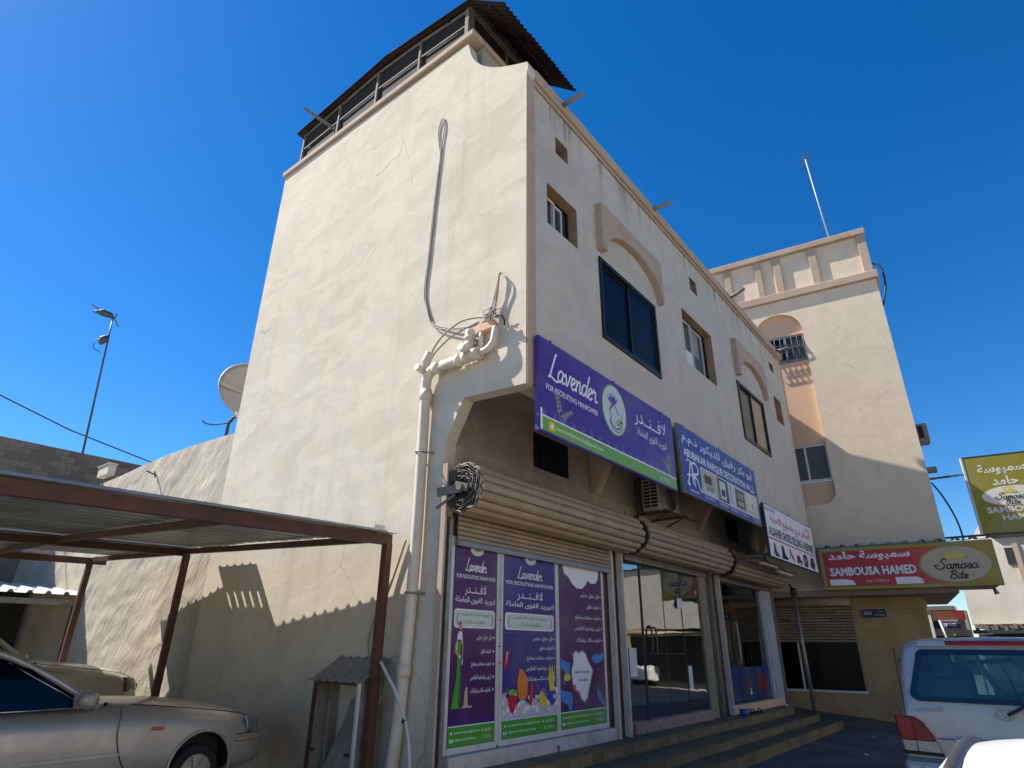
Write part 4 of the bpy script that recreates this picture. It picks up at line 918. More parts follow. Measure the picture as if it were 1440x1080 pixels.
a.ell(1.91, .83, .365, .40, 'sgreen', 1, 'logo_oval', 40); a.ell(1.91, .83, .345, .38, 'offwhite', 2, 'logo_oval', 40)
for k, an in enumerate((-60, -32, -8, 18, 44)):
    q = rad(90-an); c_, s_ = math.cos(q), math.sin(q); a.poly([(1.88, .90), (1.88+.09*c_-.035*s_, .90+.09*s_+.035*c_), (1.88+.23*c_, .90+.21*s_), (1.88+.09*c_+.035*s_, .90+.09*s_-.035*c_)], 'purple' if k % 2 else 'purple_lt', 3, 'logo_flower')
a.stroke([(1.74, .78), (1.90, .92), (2.02, .78)], .022, 'purple2', 4, 'logo_house', 1); a.stroke([(1.79, .79), (1.79, .66)], .016, 'purple2', 4, 'logo_house', 1); a.stroke([(1.85, .92), (1.78, .84)], .02, 'red', 5, 'logo_house', 1)
a.stroke([(1.76, .66), (1.82, .58), (1.95, .54), (2.08, .60), (2.12, .70), (2.06, .66), (2.0, .62)], .022, 'purple', 4, 'logo_swirl'); a.stroke([(1.74, .62), (1.84, .52), (2.0, .50), (2.12, .58)], .014, 'blue', 4, 'logo_swirl')
a.stroke([(1.93, .66), (2.0, .60), (2.08, .72), (2.14, .82)], .02, 'sgreen', 5, 'logo_swirl'); a.poly([(1.96, .66), (2.0, .72), (2.03, .66)], 'orange', 4, 'logo_swirl')
a.text(AR_NAME, 2.55, .78, 3.68, 1.10, 'white', ar=True, bold=.004); a.text(AR_SUB, 2.62, .60, 3.66, .77, 'white', ar=True, bold=.008)
def lavender_sprig(u, v, h, lean, mat='purple_lt'):
    a.stroke([(u, v), (u+lean*.4, v+h*.5), (u+lean, v+h)], .014, mat, 1, 'printed_lavender')
    for k in range(9):
        t = .4+.6*k/8; q = (u+lean*t*t, v+h*t)
        a.ell(q[0]+(.03 if k % 2 else -.03), q[1], .032*(1.25-t*.5), .022, mat, 2+(k % 2), 'printed_lavender', 8)
lavender_sprig(.46, .22, .36, -.08, 'grey_p'); lavender_sprig(.50, .22, .22, .24, 'grey_p'); lavender_sprig(3.72, .22, .36, -.04, 'grey_p'); lavender_sprig(3.70, .22, .22, -.22, 'grey_p')
rn = random.Random(2)
for k in range(17):
    u = .1+k*.225
    for j in (-.07, 0, .07): a.poly([(u+j*.2-.02, .222), (u+j+.0, .222+.11+rn.random()*.05), (u+j*.2+.02, .222)], 'purple_lt', 1, 'printed_plants')
a.text('lavenderforcleaning@gmail.com', .36, .075, 1.52, .145, 'white', 2, bold=.006); a.rect(.20, .05, .33, .17, 'yellow', 2, 'envelope_mark'); a.ell(.265, .11, .03, .03, 'white', 3, 'envelope_mark')
a.text('CR. 30256-1', 3.30, .075, 3.66, .135, 'white', 2); a.done()
s2, a = signboard('sign_board', 'blue sign board reading Abubakar Rafique Decoration with interior photos', 4.36, 8.48, 4.17, 5.43, 'blue', 'steel')
a.text('\u0623\u0628\u0648 \u0628\u0643\u0631 \u0631\u0641\u064a\u0642 \u0644\u0644\u062f\u064a\u0643\u0648\u0631 \u0630.\u0645.\u0645', .10, .90, 3.86, 1.19, 'white', ar=True, bold=.012)
a.text('ABUBAKAR RAFIQUE DECORATION W.L.L', .13, .66, 3.88, .84, 'white', bold=.025)
a.stroke([(.22, .18), (.30, .40), (.38, .60), (.42, .60), (.46, .40), (.52, .18)], .045, 'white', 2, 'monogram', 2); a.stroke([(.18, .34), (.36, .37), (.58, .34)], .03, 'white', 3, 'monogram', 3)
a.stroke([(.42, .20), (.44, .58), (.60, .62), (.70, .54), (.66, .44), (.48, .40), (.62, .32), (.72, .18), (.80, .14)], .04, 'white', 4, 'monogram', 4); a.stroke([(.16, .22), (.22, .16), (.28, .20)], .03, 'white', 5, 'monogram'); a.stroke([(.2, .58), (.26, .64), (.36, .60)], .03, 'white', 5, 'monogram')
a.text('Decoration', .26, .06, .66, .13, 'white', 2, shear=.2)
a.rect(.84, .14, 3.98, .63, 'white', 1, 'photo_strip')
for u0, u1, c in ((.87, 1.56, 'tan_p'), (1.60, 2.20, 'dkgrey_p'), (2.22, 2.56, 'offwhite'), (2.58, 3.20, 'tan_p'), (3.22, 3.95, 'cream_p')): a.rect(u0, .16, u1, .61, c, 2, 'photo_strip')
a.rect(.98, .36, 1.34, .52, 'dkgrey_p', 3, 'photo_furniture'); a.rect(.92, .17, 1.5, .30, 'offwhite', 3, 'photo_furniture'); a.rect(1.02, .22, 1.4, .32, 'grey_p', 4, 'photo_furniture')
a.rect(1.74, .20, 2.06, .56, 'offwhite', 3, 'photo_furniture'); a.rect(1.80, .26, 2.0, .40, 'dkgrey_p', 4, 'photo_furniture'); a.rect(1.62, .18, 1.70, .58, 'grey_p', 3, 'photo_furniture')
a.rect(2.62, .20, 3.14, .56, 'dkgrey_p', 3, 'photo_furniture'); a.rect(2.68, .38, 3.08, .52, 'grey_p', 4, 'photo_furniture'); a.rect(2.32, .20, 2.36, .58, 'grey_p', 3, 'photo_furniture'); a.rect(2.70, .24, 3.06, .34, 'tan_p', 4, 'photo_furniture')
a.ell(3.62, .36, .05, .07, 'grey_p', 3, 'photo_furniture', 12); a.rect(3.3, .2, 3.9, .24, 'tan_p', 3, 'photo_furniture')
for u, t in ((.92, 'CR. 49577-1'), (1.62, '33796109'), (2.22, '35550610'), (2.82, 'rafique@gmail.com'), (3.55, 'P.O.Box 1')): a.text(t, u, .055, u+.48, .115, 'white', 2)
a.done()
s3, a = signboard('sign_board', 'white sign board reading Alsaher Shoes Selling and Repairs with shoe pictures', 8.80, 12.86, 3.58, 4.78, 'white', 'steel_dk')
a.text('\u0627\u0644\u0633\u0627\u0647\u0631 \u0644\u0628\u064a\u0639 \u0648\u062a\u0635\u0644\u064a\u062d \u0627\u0644\u0627\u062d\u0630\u064a\u0629', .34, .74, 3.72, 1.00, 'red', ar=True, bold=.015)
a.text('ALSAHER SHOES SELLING & REPAIRS', .12, .49, 3.92, .70, 'dkgrey_p', bold=.028); a.rect(.05, .415, 3.98, .445, 'red', 1, 'red_line')
a.text('Mob: 33610182', .08, 1.06, .78, 1.13, 'dkgrey_p', 2); a.text('CR. 68513-1', 3.30, 1.03, 3.80, 1.10, 'dkgrey_p', 2)
shoes = ([(.0, .0), (.04, .0), (.05, .10), (.12, .0), (.40, .0), (.36, .07), (.24, .13), (.20, .30), (.10, .34), (.08, .18)], [(.0, .0), (.40, .0), (.42, .06), (.28, .11), (.20, .32), (.06, .34), (.04, .12)],
         [(.0, .30), (.06, .32), (.20, .10), (.40, .0), (.34, .10), (.22, .22), (.12, .34)], [(.0, .02), (.40, .0), (.42, .10), (.30, .16), (.24, .26), (.06, .22)],
         [(.04, .0), (.30, .0), (.38, .14), (.34, .30), (.18, .36), (.02, .28), (.0, .12)], [(.0, .08), (.10, .02), (.34, .0), (.42, .16), (.36, .34), (.12, .32)])
for k, sp_ in enumerate(shoes): a.poly([(.22+k*.62+x_*1.15, .05+y_*.9) for x_, y_ in sp_], ('dkgrey_p', 'black', 'darkred', 'darkred', 'black', 'black')[k], 2, 'printed_shoe')
a.stroke([(1.46, .10), (1.66, .30)], .03, 'red', 3, 'printed_shoe', 1); a.ell(2.86, .20, .10, .09, 'grey_p', 3, 'printed_shoe', 14); a.rect(2.2, .07, 2.5, .09, 'white', 3, 'printed_shoe')
a.done()
tb = root('strip_light', 'two white strip light tubes under the shoe repair sign', 'light', (10, .1, 3.5))
for x0, x1, y, z in ((9.3, 10.5, .2, 3.50), (10.7, 11.9, .25, 3.44)): m = MB(); m.box(x0, x1, y, y+.07, z, z+.05); m.build('light_batten', M['white_alu'], tb)
m = MB(); m.box(9.0, 9.04, .18, 1.29, 3.53, 3.56); m.box(11.95, 12.0, .18, 1.29, 3.53, 3.56); m.bar((9.02, .24, 3.56), (12, .29, 3.52), .03); m.build('bracket', M['steel'], tb)

# ------------------------------------------------------------------ air conditioner on the overhang
ac = root('air_conditioner', 'beige outdoor air conditioner on rusty bracket between purple and blue signs', 'air conditioner', (5.8, .9, 4.0))
x0, x1, y0, y1, z0, z1 = 5.25, 6.15, .72, 1.08, 4.12, 4.74
m = MB(); m.box(x0, x1, y0, y1, z0, z1); m.build('casing', M['ac_white'], ac, bevel=.02)
for k in range(8):
    z = z0+.07+k*.066
    for j in range(2): m = MB(); m.box(x0-.008, x0-.001, y0+.04+j*.15, y0+.17+j*.15, z, z+.045); m.build('side_grille_slat', M['hole'], ac)
m = MB(); m.tube([(5.78, y0-.004, 4.43), (5.78, y0+.02, 4.43)], .25, 24); m.build('fan_recess', M['hole'], ac)
for k in range(6): m = MB(); m.tube([(5.78+.04*(k+1)*math.cos(q), y0-.012, 4.43+.04*(k+1)*math.sin(q)) for q in [2*math.pi*i/24 for i in range(24)]], .004, 4, closed=True); m.build('fan_guard_ring', M['ac_white'], ac)
for x in (5.35, 6.05):
    m = MB(); m.bar((x, 1.29, 4.09), (x, .55, 4.09), .04, .04); m.bar((x, 1.28, 3.80), (x, .62, 4.07), .03, .03); m.bar((x, 1.28, 4.1), (x, 1.28, 3.76), .04); m.build('bracket', M['rustbrown'], ac)
m = MB(); m.bar((5.2, .62, 4.10), (6.7, .62, 4.10), .035); m.build('bracket_rail', M['rustbrown'], ac)
m = MB(); m.tube(smooth([(5.2, 1.1, 4.75), (5.05, 1.1, 4.62), (5.14, 1.12, 4.40), (5.2, 1.14, 4.15), (5.12, 1.18, 3.96), (4.86, 1.22, 3.92)], 5), .028, 8); m.build('pipe_hose', M['cable_black'], ac)

# ------------------------------------------------------------------ yard wall, block building, antenna, dish
yw = MB()
def ywf(u, v):
    y = 7.149+u*13; k = min(1, u*30); z = -.2+v*(5.72+.06*math.sin(u*9)+.3*max(0, u-.55))
    d = .05*mnoise.noise(Vector((3, y*.9+z*.6, z*1.6)))+.025*mnoise.noise(Vector((7, y*2.6+z*1.2, z*3.9)))
    return (-.003*k-abs(d)*.7*k, y, z)
yw.grid(ywf, 150, 80)
tp = [ywf(i/150, 1) for i in range(151)]
for i in range(150):
    a, b = tp[i], tp[i+1]; yw.F([yw.V(a), yw.V(b), yw.V((.25, b[1], b[2])), yw.V((.25, a[1], a[2]))])
ywo = yw.build('yard_wall', M['yard']); tag(ywo, 'rough trowelled beige boundary wall continuing behind the shop building', 'wall')

for (y, z, l) in ((10.3, 5.15, .35), (13.4, 5.35, .2)):
    m = MB(); m.bar((-.03, y, z), (-.25, y+.02, z+.06), .025); m.bar((-.05, y, z-.05), (-.05, y+l*.3, z+.1), .025); m.build('rebar_stub', M['aerial_rust'], ywo)
wb = MB(); wb.box(.0, .18, 13.5, 14.2, 5.70, 5.97); wb.box(-.03, .2, 13.45, 14.25, 5.971, 6.0); tag(wb.build('white_block', M['white_wall'], bevel=.02), 'small whitewashed block standing on the rough boundary wall', 'block')
BY = 18.6
bb = root('block_building', 'unplastered grey concrete block wall rising behind the carport', 'wall', (0, BY, 0))
m = MB(); m.box(-9, 9, BY+.012, BY+.35, -.2, 7.36); m.build('mortar_wall', M['mortar'], bb)
rn = random.Random(9); bvs = []
for k in range(6):
    q = MB(); w = .393; q.box(0, w, 0, .05, 0, .19); q.v = [v+Vector((rn.uniform(-.004, .004), 0, rn.uniform(-.003, .003))) for v in q.v]
    bvs.append(q)
bm_ = [pm('concrete_block_%s' % n_, c_, .95, var=.22, vs=2.5, bump=.005, bs=40) for n_, c_ in (('grey', '#79736a'), ('dark', '#6b665f'), ('tan', '#827765'), ('mid', '#7d756a'))]
bmesh_cache = {}
for j in range(12):
    z = 7.35-.2*(j+1)
    for i in range(12):
        x = -2.4+i*.4+(.2 if j % 2 else 0); k = rn.randrange(6); mk = rn.choices(range(4), (6, 4, 1, 3))[0]
        if (k, mk) not in bmesh_cache:
            o = bvs[k].build('block', bm_[mk]); bmesh_cache[(k, mk)] = o.data; bpy.data.objects.remove(o)
        o = bpy.data.objects.new('block', bmesh_cache[(k, mk)]); COL.objects.link(o); o.parent = bb; o.location = (x-0, -.008+rn.uniform(-.004, .004), z)
        o['_o'] = (0., 0., 0.)
an = root('antenna_mast', 'thin tilted antenna mast with small reflector head above the block wall', 'antenna', (.6, 18.8, 7.3))
A0, A1 = Vector((.81, 18.8, 7.3)), Vector((.50, 18.8, 12.3))
m = MB(); m.tube([A0, A0.lerp(A1, .8), A1], [.036, .03, .022], 8); m.build('mast', M['antenna'], an)
m = MB(); m.tube([A1+Vector((-.62, 0, .02)), A1+Vector((-.36, 0, .10)), A1+Vector((-.08, 0, .10)), A1+Vector((.02, 0, .04))], [.02, .13, .11, .04], 8); m.build('reflector_head', M['antenna'], an)
m = MB(); m.bar(A1+Vector((-.72, .1, .30)), A1+Vector((-.3, .1, .18)), .03); m.bar(A1+Vector((.0, 0, .1)), A1+Vector((.24, 0, -.22)), .03); m.bar(A1+Vector((.05, 0, 0)), A1+Vector((.08, 0, .26)), .04); m.build('crossbar', M['antenna'], an)
B_ = A0.lerp(A1, .83); m = MB(); m.tube([B_+Vector((-.2, 0, -.2)), B_+Vector((-.14, 0, 0)), B_+Vector((-.02, 0, .2))], [.06, .14, .04], 10); m.build('amplifier_box', M['antenna'], an)
m = MB(); m.tube(smooth([B_+Vector((-.1, 0, .1)), B_+Vector((-.32, 0, -.1)), B_+Vector((-.36, 0, -.4)), B_+Vector((-.1, 0, -.5))], 6), .012, 5); m.build('antenna_cable', M['cable_black'], an)
w_ = MB(); w_.tube([(-9, 19, 10.9), (-1.94, 19, 8.75), (.3, 19, 8.12), (2.9, 19, 7.65), (9, 19, 7.2)], .022, 5); tag(w_.build('overhead_wire', M['cable_black']), 'thin overhead wire sloping down past the antenna mast', 'wire')
ds = root('satellite_dish', 'large beige satellite dish behind the upper left edge of the shop building', 'satellite dish', (1, 9, 5.7))
dc = Vector((1.22, 9.0, 7.27)); dn = Vector((-.25, -.86, .44)).normalized(); du = dn.cross(Vector((0, 0, 1))).normalized(); dv = du.cross(dn).normalized()
if dv.z < 0: dv = -dv
m = MB()
m.grid(lambda u, v: dc-dn*(.16*(1-u*u))+(du*math.cos(v*2*math.pi)*.84+dv*math.sin(v*2*math.pi)*.97)*max(u, .001), 8, 40); m.build('reflector', M['dish'], ds, solid=.012)
m = MB(); m.tube([dc+du*math.cos(q)*.84+dv*math.sin(q)*.97 for q in [2*math.pi*k/40 for k in range(40)]], .016, 6, closed=True); m.build('rim', M['dish'], ds)
m = MB(); m.tube([dc-dn*.15, (.95, 9.5, 6.5), (.95, 9.5, 5.6)], .04, 8); m.build('mount', M['steel_dk'], ds)
m = MB(); e_ = dc-dv*.95-du*.0+Vector((-.35, 0, 0)); m.tube([e_+Vector((.3, 0, 0)), e_+dn*.05], .02, 6); m.obox(e_+Vector((-.05, 0, .02)), ((1, 0, 0), (0, 1, 0), (0, 0, 1)), (.09, .05, .045)); m.build('feed_arm', M['white_alu'], ds)
m = MB(); m.tube(smooth([(.75, 9.0, 6.35), (.45, 9.0, 6.22), (.22, 9.0, 6.18), (.12, 9.0, 6.24)], 5), .014, 5); m.build('dish_cable', M['cable_black'], ds)
m = MB(); m.box(.25, 6.0, 7.15, 17, 5.3, 5.5); o = m.build('rear_roof', M['mortar'], ywo)

# ------------------------------------------------------------------ carport
cp = root('carport', 'brown steel carport with corrugated roof sheltering parked cars beside the cream wall', 'carport', (-.3, 1.97, 0))
def zb(y): return 2.96+.045*(y-1.95) if y < 7.2 else 3.196+.013*(y-7.2)
for (bx, by, tx, ty) in ((-.30, 1.97, -.28, 1.97), (-.46, 7.15, -.40, 7.20), (-1.0, 10.0, -.90, 10.2)):
    m = MB(); m.bar((bx, by, -.1), (tx, ty, zb(ty)-.06), .10, .10, (0, 1, 0)); m.build('post', M['rustbrown'], cp, bevel=.006)
for y, x1, zz, hh in ((1.97, -.235, 0, .13), (7.2, -.36, -.01, .11), (10.2, -.62, -.02, .12)):
    m = MB(); m.bar((x1, y, zb(y)-.01+zz), (-8.5, y, zb(y)-.22+zz), .08, hh); m.build('cross_beam', M['rustbrown'], cp)
for x, y0, y1 in ((-.37, 2.02, 10.2), (-2.3, 2.0, 10.2), (-4.4, 2.0, 10.2), (-6.6, 2.0, 10.2)):
    P_ = [y0, 7.14, y1]
    for a_, b_ in ((y0, 7.145), (7.255, y1-.06)):
        o_ = -.0-.022*abs(x); m = MB(); m.bar((x-(.02*(a_-2)) if a_ < 6 or x < -1 else -.46, a_, zb(a_)+o_), (x-(.02*(b_-2)) if a_ < 6 or x < -1 else -.86, b_, zb(b_)+o_), .07, .085); m.build('rafter', M['rustbrown'], cp)
edge = lambda y: -.225-.050*(y-2) if y < 6.1 else (-.37 if y < 6.5 else -.21-.075*(y-6.9) if y < 8.9 else -1.6)
y = 1.86; k = 0
while y < 10.2:
    xe_ = edge(y)+.01; o_ = Vector((xe_, y, zb(y+.4)+.052+(k % 2)*.006)); al = Vector((-8.0, 0, -.19))
    m = MB(); corr_sheet(m, o_, al, (-.05 if y < 6.1 else (-.075 if y < 8.9 else 0), 1, .045 if y < 7 else .013), 8.0, .88, .29, .055); m.build('roof_sheet', M['galv'], cp, solid=.003); y += .86; k += 1
for (xa, ln_) in ((-.11, .15), (-.34, 1.5)):
    m = MB(); corr_sheet(m, (xa, 5.82, 3.26), (-1, -.03, -.02), (0, 1, .02), ln_, 1.25, .26, .035); m.build('loose_roof_sheet', M['galv_old'], cp, solid=.003)
for k in range(6): m = MB(); m.box(-.35, -.25, 5.83+k*.235, 5.83+k*.235+(.17 if k < 5 else .07), 3.262+.004*k, 3.268+.004*k); m.build('sheet_bridge', M['galv_old'], cp)
m = MB(); m.box(-.55, -.38, 1.92, 1.99, 3.075, 3.105); m.build('scrap_block', M['white_alu'], cp)

# lean-to at the back of the yard
ls = root('back_shed', 'low open shed with white corrugated roof at the back of the yard', 'shed', (-2, 13, 0))
m = MB(); corr_sheet(m, (-8, 12.75, 2.60), (0, 1, .10), (1, 0, .012), 4.2, 8.05, .35, .06); m.build('roof_sheet', M['white_alu'], ls, solid=.004)
m = MB(); m.box(-8, .0, 12.80, 12.86, 2.46, 2.58); m.build('fascia_beam', M['galv_old'], ls)
for x in (-.1, -4, -8): m = MB(); m.bar((x-.02, 12.85, -.1), (x-.02, 12.85, 2.46), .08); m.build('post', M['rustbrown'], ls)
m = MB(); m.box(-8, -.1, 16.4, 16.5, -.1, 2.9); m.build('back_wall', M['inner_dk'], ls)
# meter cover made of corrugated sheet
mc = root('meter_cover', 'grey corrugated sheet box covering a meter against the shaded wall', 'cover', (-.3, 2.4, 0))
def csheet(nm, o, al, ac, Lx, Wx, mt='galv_old', pt=.16): m = MB(); corr_sheet(m, o, al, ac, Lx, Wx, pt, .025); m.build(nm, M[mt], mc, solid=.003)
csheet('top_sheet', (-.45, 2.02, 1.29), (.45, 0, .27), (0, 1, 0), .51, .98)
csheet('side_sheet', (-.04, 2.09, .02), (0, 0, 1), (-1, 0, 0), 1.33, .36, 'galv_old', .18)
csheet('side_sheet', (-.04, 2.94, .02), (0, 0, 1), (-1, 0, 0), 1.33, .36)
csheet('leaning_sheet', (-.36, 2.90, .0), (.20, -.45, 1.15), (0, -1, -.05), 1.27, .50, 'galv_old', .25)
csheet('leaning_sheet', (-.20, 2.80, .0), (.12, -.2, 1.2), (0, -1, .02), 1.1, .45, 'galv_old', .22)
for yy in (2.09, 2.94): m = MB(); m.bar((-.41, yy, 0), (-.41, yy, 1.29), .035); m.build('angle_post', M['rustbrown' if yy > 2.5 else 'white_alu'], mc)
m = MB(); m.bar((-.41, 2.1, 1.275), (-.41, 2.93, 1.275), .03); m.build('front_rail', M['rustbrown'], mc)
for a_, b_ in ((2.22, 2.12), (2.91, 2.82)): m = MB(); m.bar((-.42, a_, .55), (-.42, b_, .55), .03); m.build('latch', M['rustbrown'], mc)

# ------------------------------------------------------------------ tower building at the end of the street
TT = Vector((-.14, .99, 0)).normalized(); TN = Vector((-TT.y, TT.x, 0))     # left along the face, outward
PC = Vector((14.64, -3.05, 0)); TF = Fr(PC, -TT, -TN)
tw = root('tower_building', 'tall cream stucco building with panelled parapet at the end of the shops', 'building', tuple(PC))
LW_ = -8.0
RX0, RX1 = -3.86, -2.37
m = MB(TF); wall_holes(m, LW_, 0, 3.25, 12.66, [(RX0, RX1, 5.67, 12.18)], .25, 0, 0, False); m.build('front_wall', M['tower'], tw)
xc, hw = (RX0+RX1)/2, (RX1-RX0)/2
for sgn in (1, -1):
    pts = [(xc+sgn*hw, 11.5)]+[(xc+sgn*hw*math.cos(a), 11.5+.67*math.sin(a)) for a in [math.pi/2*k/10 for k in range(11)]]+[(xc, 12.18), (xc+sgn*hw, 12.18)]
    m = MB(TF); m.prism(pts, 'y', 0, .25); m.build('arch_spandrel', M['tower'], tw)
    pts = [(xc+sgn*hw, 6.02)]+[(xc+sgn*(hw-.35+.35*math.cos(a)), 6.02-.35*math.sin(a)) for a in [math.pi/2*k/8 for k in range(9)]]+[(xc+sgn*hw, 5.67)]
    m = MB(TF); m.prism(pts, 'y', 0, .25); m.build('foot_spandrel', M['tower'], tw)
for z0, z1 in ((5.6, 6.38), (7.54, 10.40), (11.36, 12.25)):
    m = MB(TF); m.box(RX0-.1, RX1+.1, .14, .20, z0, z1); m.build('peach_recess', M['peach'], tw)
def twin(z0, z1, grille):
    f = MB(TF); x0, x1 = RX0, RX1; fw = .05
    f.box(x0, x1-.004, .10, .17, z1-fw, z1); f.box(x0, x1-.004, .10, .17, z0, z0+fw)
    f.box(x1-fw, x1-.004, .10, .17, z0+fw, z1-fw); f.box(x0, x0+fw, .10, .17, z0+fw, z1-fw); xm = xc+.13
    f.box(xm-.03, xm+.03, .09, .16, z0+fw, z1-fw)
    fo = f.build('window', M['white_alu' if not grille else 'steel'], tw)
    p = MB(TF); p.box(xm+.03, x1-fw, .13, .135, z0+fw, z1-fw); p.build('pane', M['pane_teal' if not grille else 'pane_grey'], fo)
    p = MB(TF); p.box(x0+fw, xm-.03, .12, .125, z0+fw, z1-fw); p.build('pane', M['pane_blue' if grille else 'pane_teal'], fo)
    if grille:
        g = MB(TF)
        for k in range(9):
            x = x0+.05+k*(x1-x0-.1)/8; g.tube([(x, .04, z1-.02), (x, .01, z1-.25), (x, -.05, z0+.18), (x, -.03, z0+.02), (x, .02, z0+.02)], .011, 5)
        for k, (y, z) in enumerate(((.03, z1-.03), (.0, z1-.34), (-.03, z1-.62), (-.03, z0+.02))): g.tube([(x0+.02, y, z), (x1, y, z)], .012, 5)
        for k in range(8):
            x = x0+.05+(k+.5)*(x1-x0-.1)/8; g.tube([(x+.05*math.cos(q), -.03, z1-.48+.07*math.sin(q)) for q in [2*math.pi*i/10 for i in range(10)]], .008, 4, closed=True)
        g.build('grille', M['antenna'], fo)
twin(10.42, 11.34, True); twin(6.40, 7.52, False)
# cornice, panelled parapet
m = MB(TF); m.box(LW_, .10, -.10, .25, 12.665, 12.95); m.build('cornice', M['trim'], tw, bevel=.03)
m = MB(TF); m.box(LW_, .0, .07, .25, 12.952, 14.42); m.build('parapet_panel', M['tower'], tw)
for x0, x1 in ((-.26, -.001), (-1.76, -1.52), (-2.90, -2.66), (-3.50, -3.30), (-4.55, -4.34), (-5.9, -5.7), (-7.1, -6.9)):
    m = MB(TF); m.box(x0, x1, -.012, .069, 12.952, 14.40); m.build('parapet_pier', M['trim'], tw, bevel=.01)
m = MB(TF); m.box(LW_, .03, -.08, .26, 14.402, 14.62); m.build('parapet_coping', M['trim'], tw, bevel=.02)
m = MB(TF); m.box(-.25, 0, .25, 5.2, 3.25, 12.66); m.box(-.2, 0, .25, 5.2, 12.95, 14.4); m.build('side_wall', M['tower'], tw)
m = MB(TF); m.box(-.2, .10, .252, 5.2, 12.665, 12.95); m.box(-.2, .03, .262, 5.2, 14.402, 14.62); m.build('side_cornice', M['trim'], tw)
m = MB(TF); m.box(LW_, -.25, .26, 5.2, 12.4, 12.6); m.box(LW_, 0, .0, 5.2, 3.1, 3.245); m.box(LW_, LW_+.2, .25, 5.2, 3.25, 12.6); m.build('slab', M['lower'], tw)
# ground floor shop wall, set one metre back
GX = -.78; m = MB(TF)
wall_holes(m, LW_, GX, -.3, 3.09, [(-4.75, -2.62, .62, 2.94)], .25, 0, 0)
for i, v in enumerate(m.v): m.v[i] = v-TN*1.0
m.build('shop_wall', M['tan'], tw)
m = MB(TF); m.box(-2.6, GX+.04, .96, .999, 2.78, 3.0); m.build('wall_band', M['tan'], tw, bevel=.01)
m = MB(TF); m.box(GX-.25, GX, 1.26, 5.2, -.3, 3.09); m.build('shop_side_wall', M['tan'], tw)
m = MB(TF); m.box(-5.0, -2.3, 1.9, 1.95, .3, 3.05); m.box(-5.0, -2.3, 1.26, 1.9, 3.0, 3.05); m.build('shop_light_stop', M['hole'], tw)  # dark box added behind the window to stop light leaking through
m = MB(TF); m.box(-4.75, -2.62, 1.10, 1.13, .66, 1.9); m.build('dark_pane', M['pane_dark'], tw)
m = MB(TF); m.box(-4.80, -2.58, .95, 1.12, .60, .66); m.build('window_sill', M['white_alu'], tw)
m = MB(TF); m.box(-4.22, -4.17, 1.05, 1.10, .66, 1.9); m.build('mullion', M['white_alu'], tw)
m = MB(TF); m.box(-2.64, -2.60, 1.0, 1.10, .66, 2.9); m.build('window_jamb', M['pil_grey'], tw)
ts = root('roller_shutter', 'tan roller shutter pulled halfway down over the window of the tan corner shop', 'roller shutter', tuple(TF((-3.6, 1, 2))))
n = 13
for k in range(n):
    h = 1.05/n; z = 1.90+k*h
    m = MB(TF); m.prism([(1.04, z+.006), (1.0, z+.008), (.972, z+h*.35), (.972, z+h*.6), (1.005, z+h-.012), (1.04, z+h-.010)], 'x', -4.74, -2.63); m.build('slat', M['tan_slat'], ts)
m = MB(TF); m.box(-4.74, -2.63, 1.041, 1.05, 1.90, 2.96); m.build('slat_gap_shade', M['slat_dark'], ts)  # dark sheet added behind the slats to paint the shade of their gaps
m = MB(TF); m.box(-4.5, -4.3, .955, .97, 2.48, 2.51); m.build('latch', M['hole'], ts)
m = MB(TF); m.tube([(-4.75, .82, 3.0), (-2.6, .82, 3.0)], .13, 14); m.build('shutter_drum', M['tan_slat'], ts)
# air conditioner, bracket stub, black cable on the side face
t_ac = root('air_conditioner', 'small grey air conditioner high on the right edge of the tall cream building', 'air conditioner', tuple(TF((.2, .5, 7.5))))
m = MB(TF); m.box(.02, .28, .10, .6, 7.2, 7.74); m.build('casing', M['galv_old'], t_ac, bevel=.02)
m = MB(TF); m.box(.05, .16, .085, .099, 7.3, 7.66); m.build('opening', M['hole'], t_ac)
m = MB(TF); m.box(.001, .24, .05, .35, 6.32, 6.44); m.build('bracket_shelf', M['galv_old'], t_ac)
kc = root('drooping_cable', 'black cable curving down from the parapet corner of the tall building', 'cable', tuple(TF((.1, .1, 13))))
m = MB(TF); m.tube(smooth([(.02, .05, 13.25), (.16, -.0, 13.12), (.23, -.0, 12.8), (.20, .0, 12.3), (.08, .02, 11.9), (.01, .1, 11.7)], 6), .03, 6); m.build('cable', M['cable_black'], kc)
ta = root('rooftop_aerial', 'slim white aerial mast standing on the parapet of the tall building', 'antenna', tuple(TF((-1.0, .3, 14.6))))
m = MB(TF); m.tube([(-1.0, .3, 14.6), (-1.16, .3, 18.4)], [.024, .018], 6); m.build('mast', M['white_alu'], ta)
m = MB(TF)
for k in range(5): m.bar((-1.16-.26+.06*k, .3, 18.15+.12*k), (-1.16+.05+.03*k, .3, 18.25+.13*k), .014)
m.bar((-1.30, .3, 18.1), (-1.08, .3, 18.85), .02); m.bar((-1.35, .3, 18.5), (-1.0, .3, 18.4), .014); m.build('aerial_grid', M['aerial_rust'], ta)

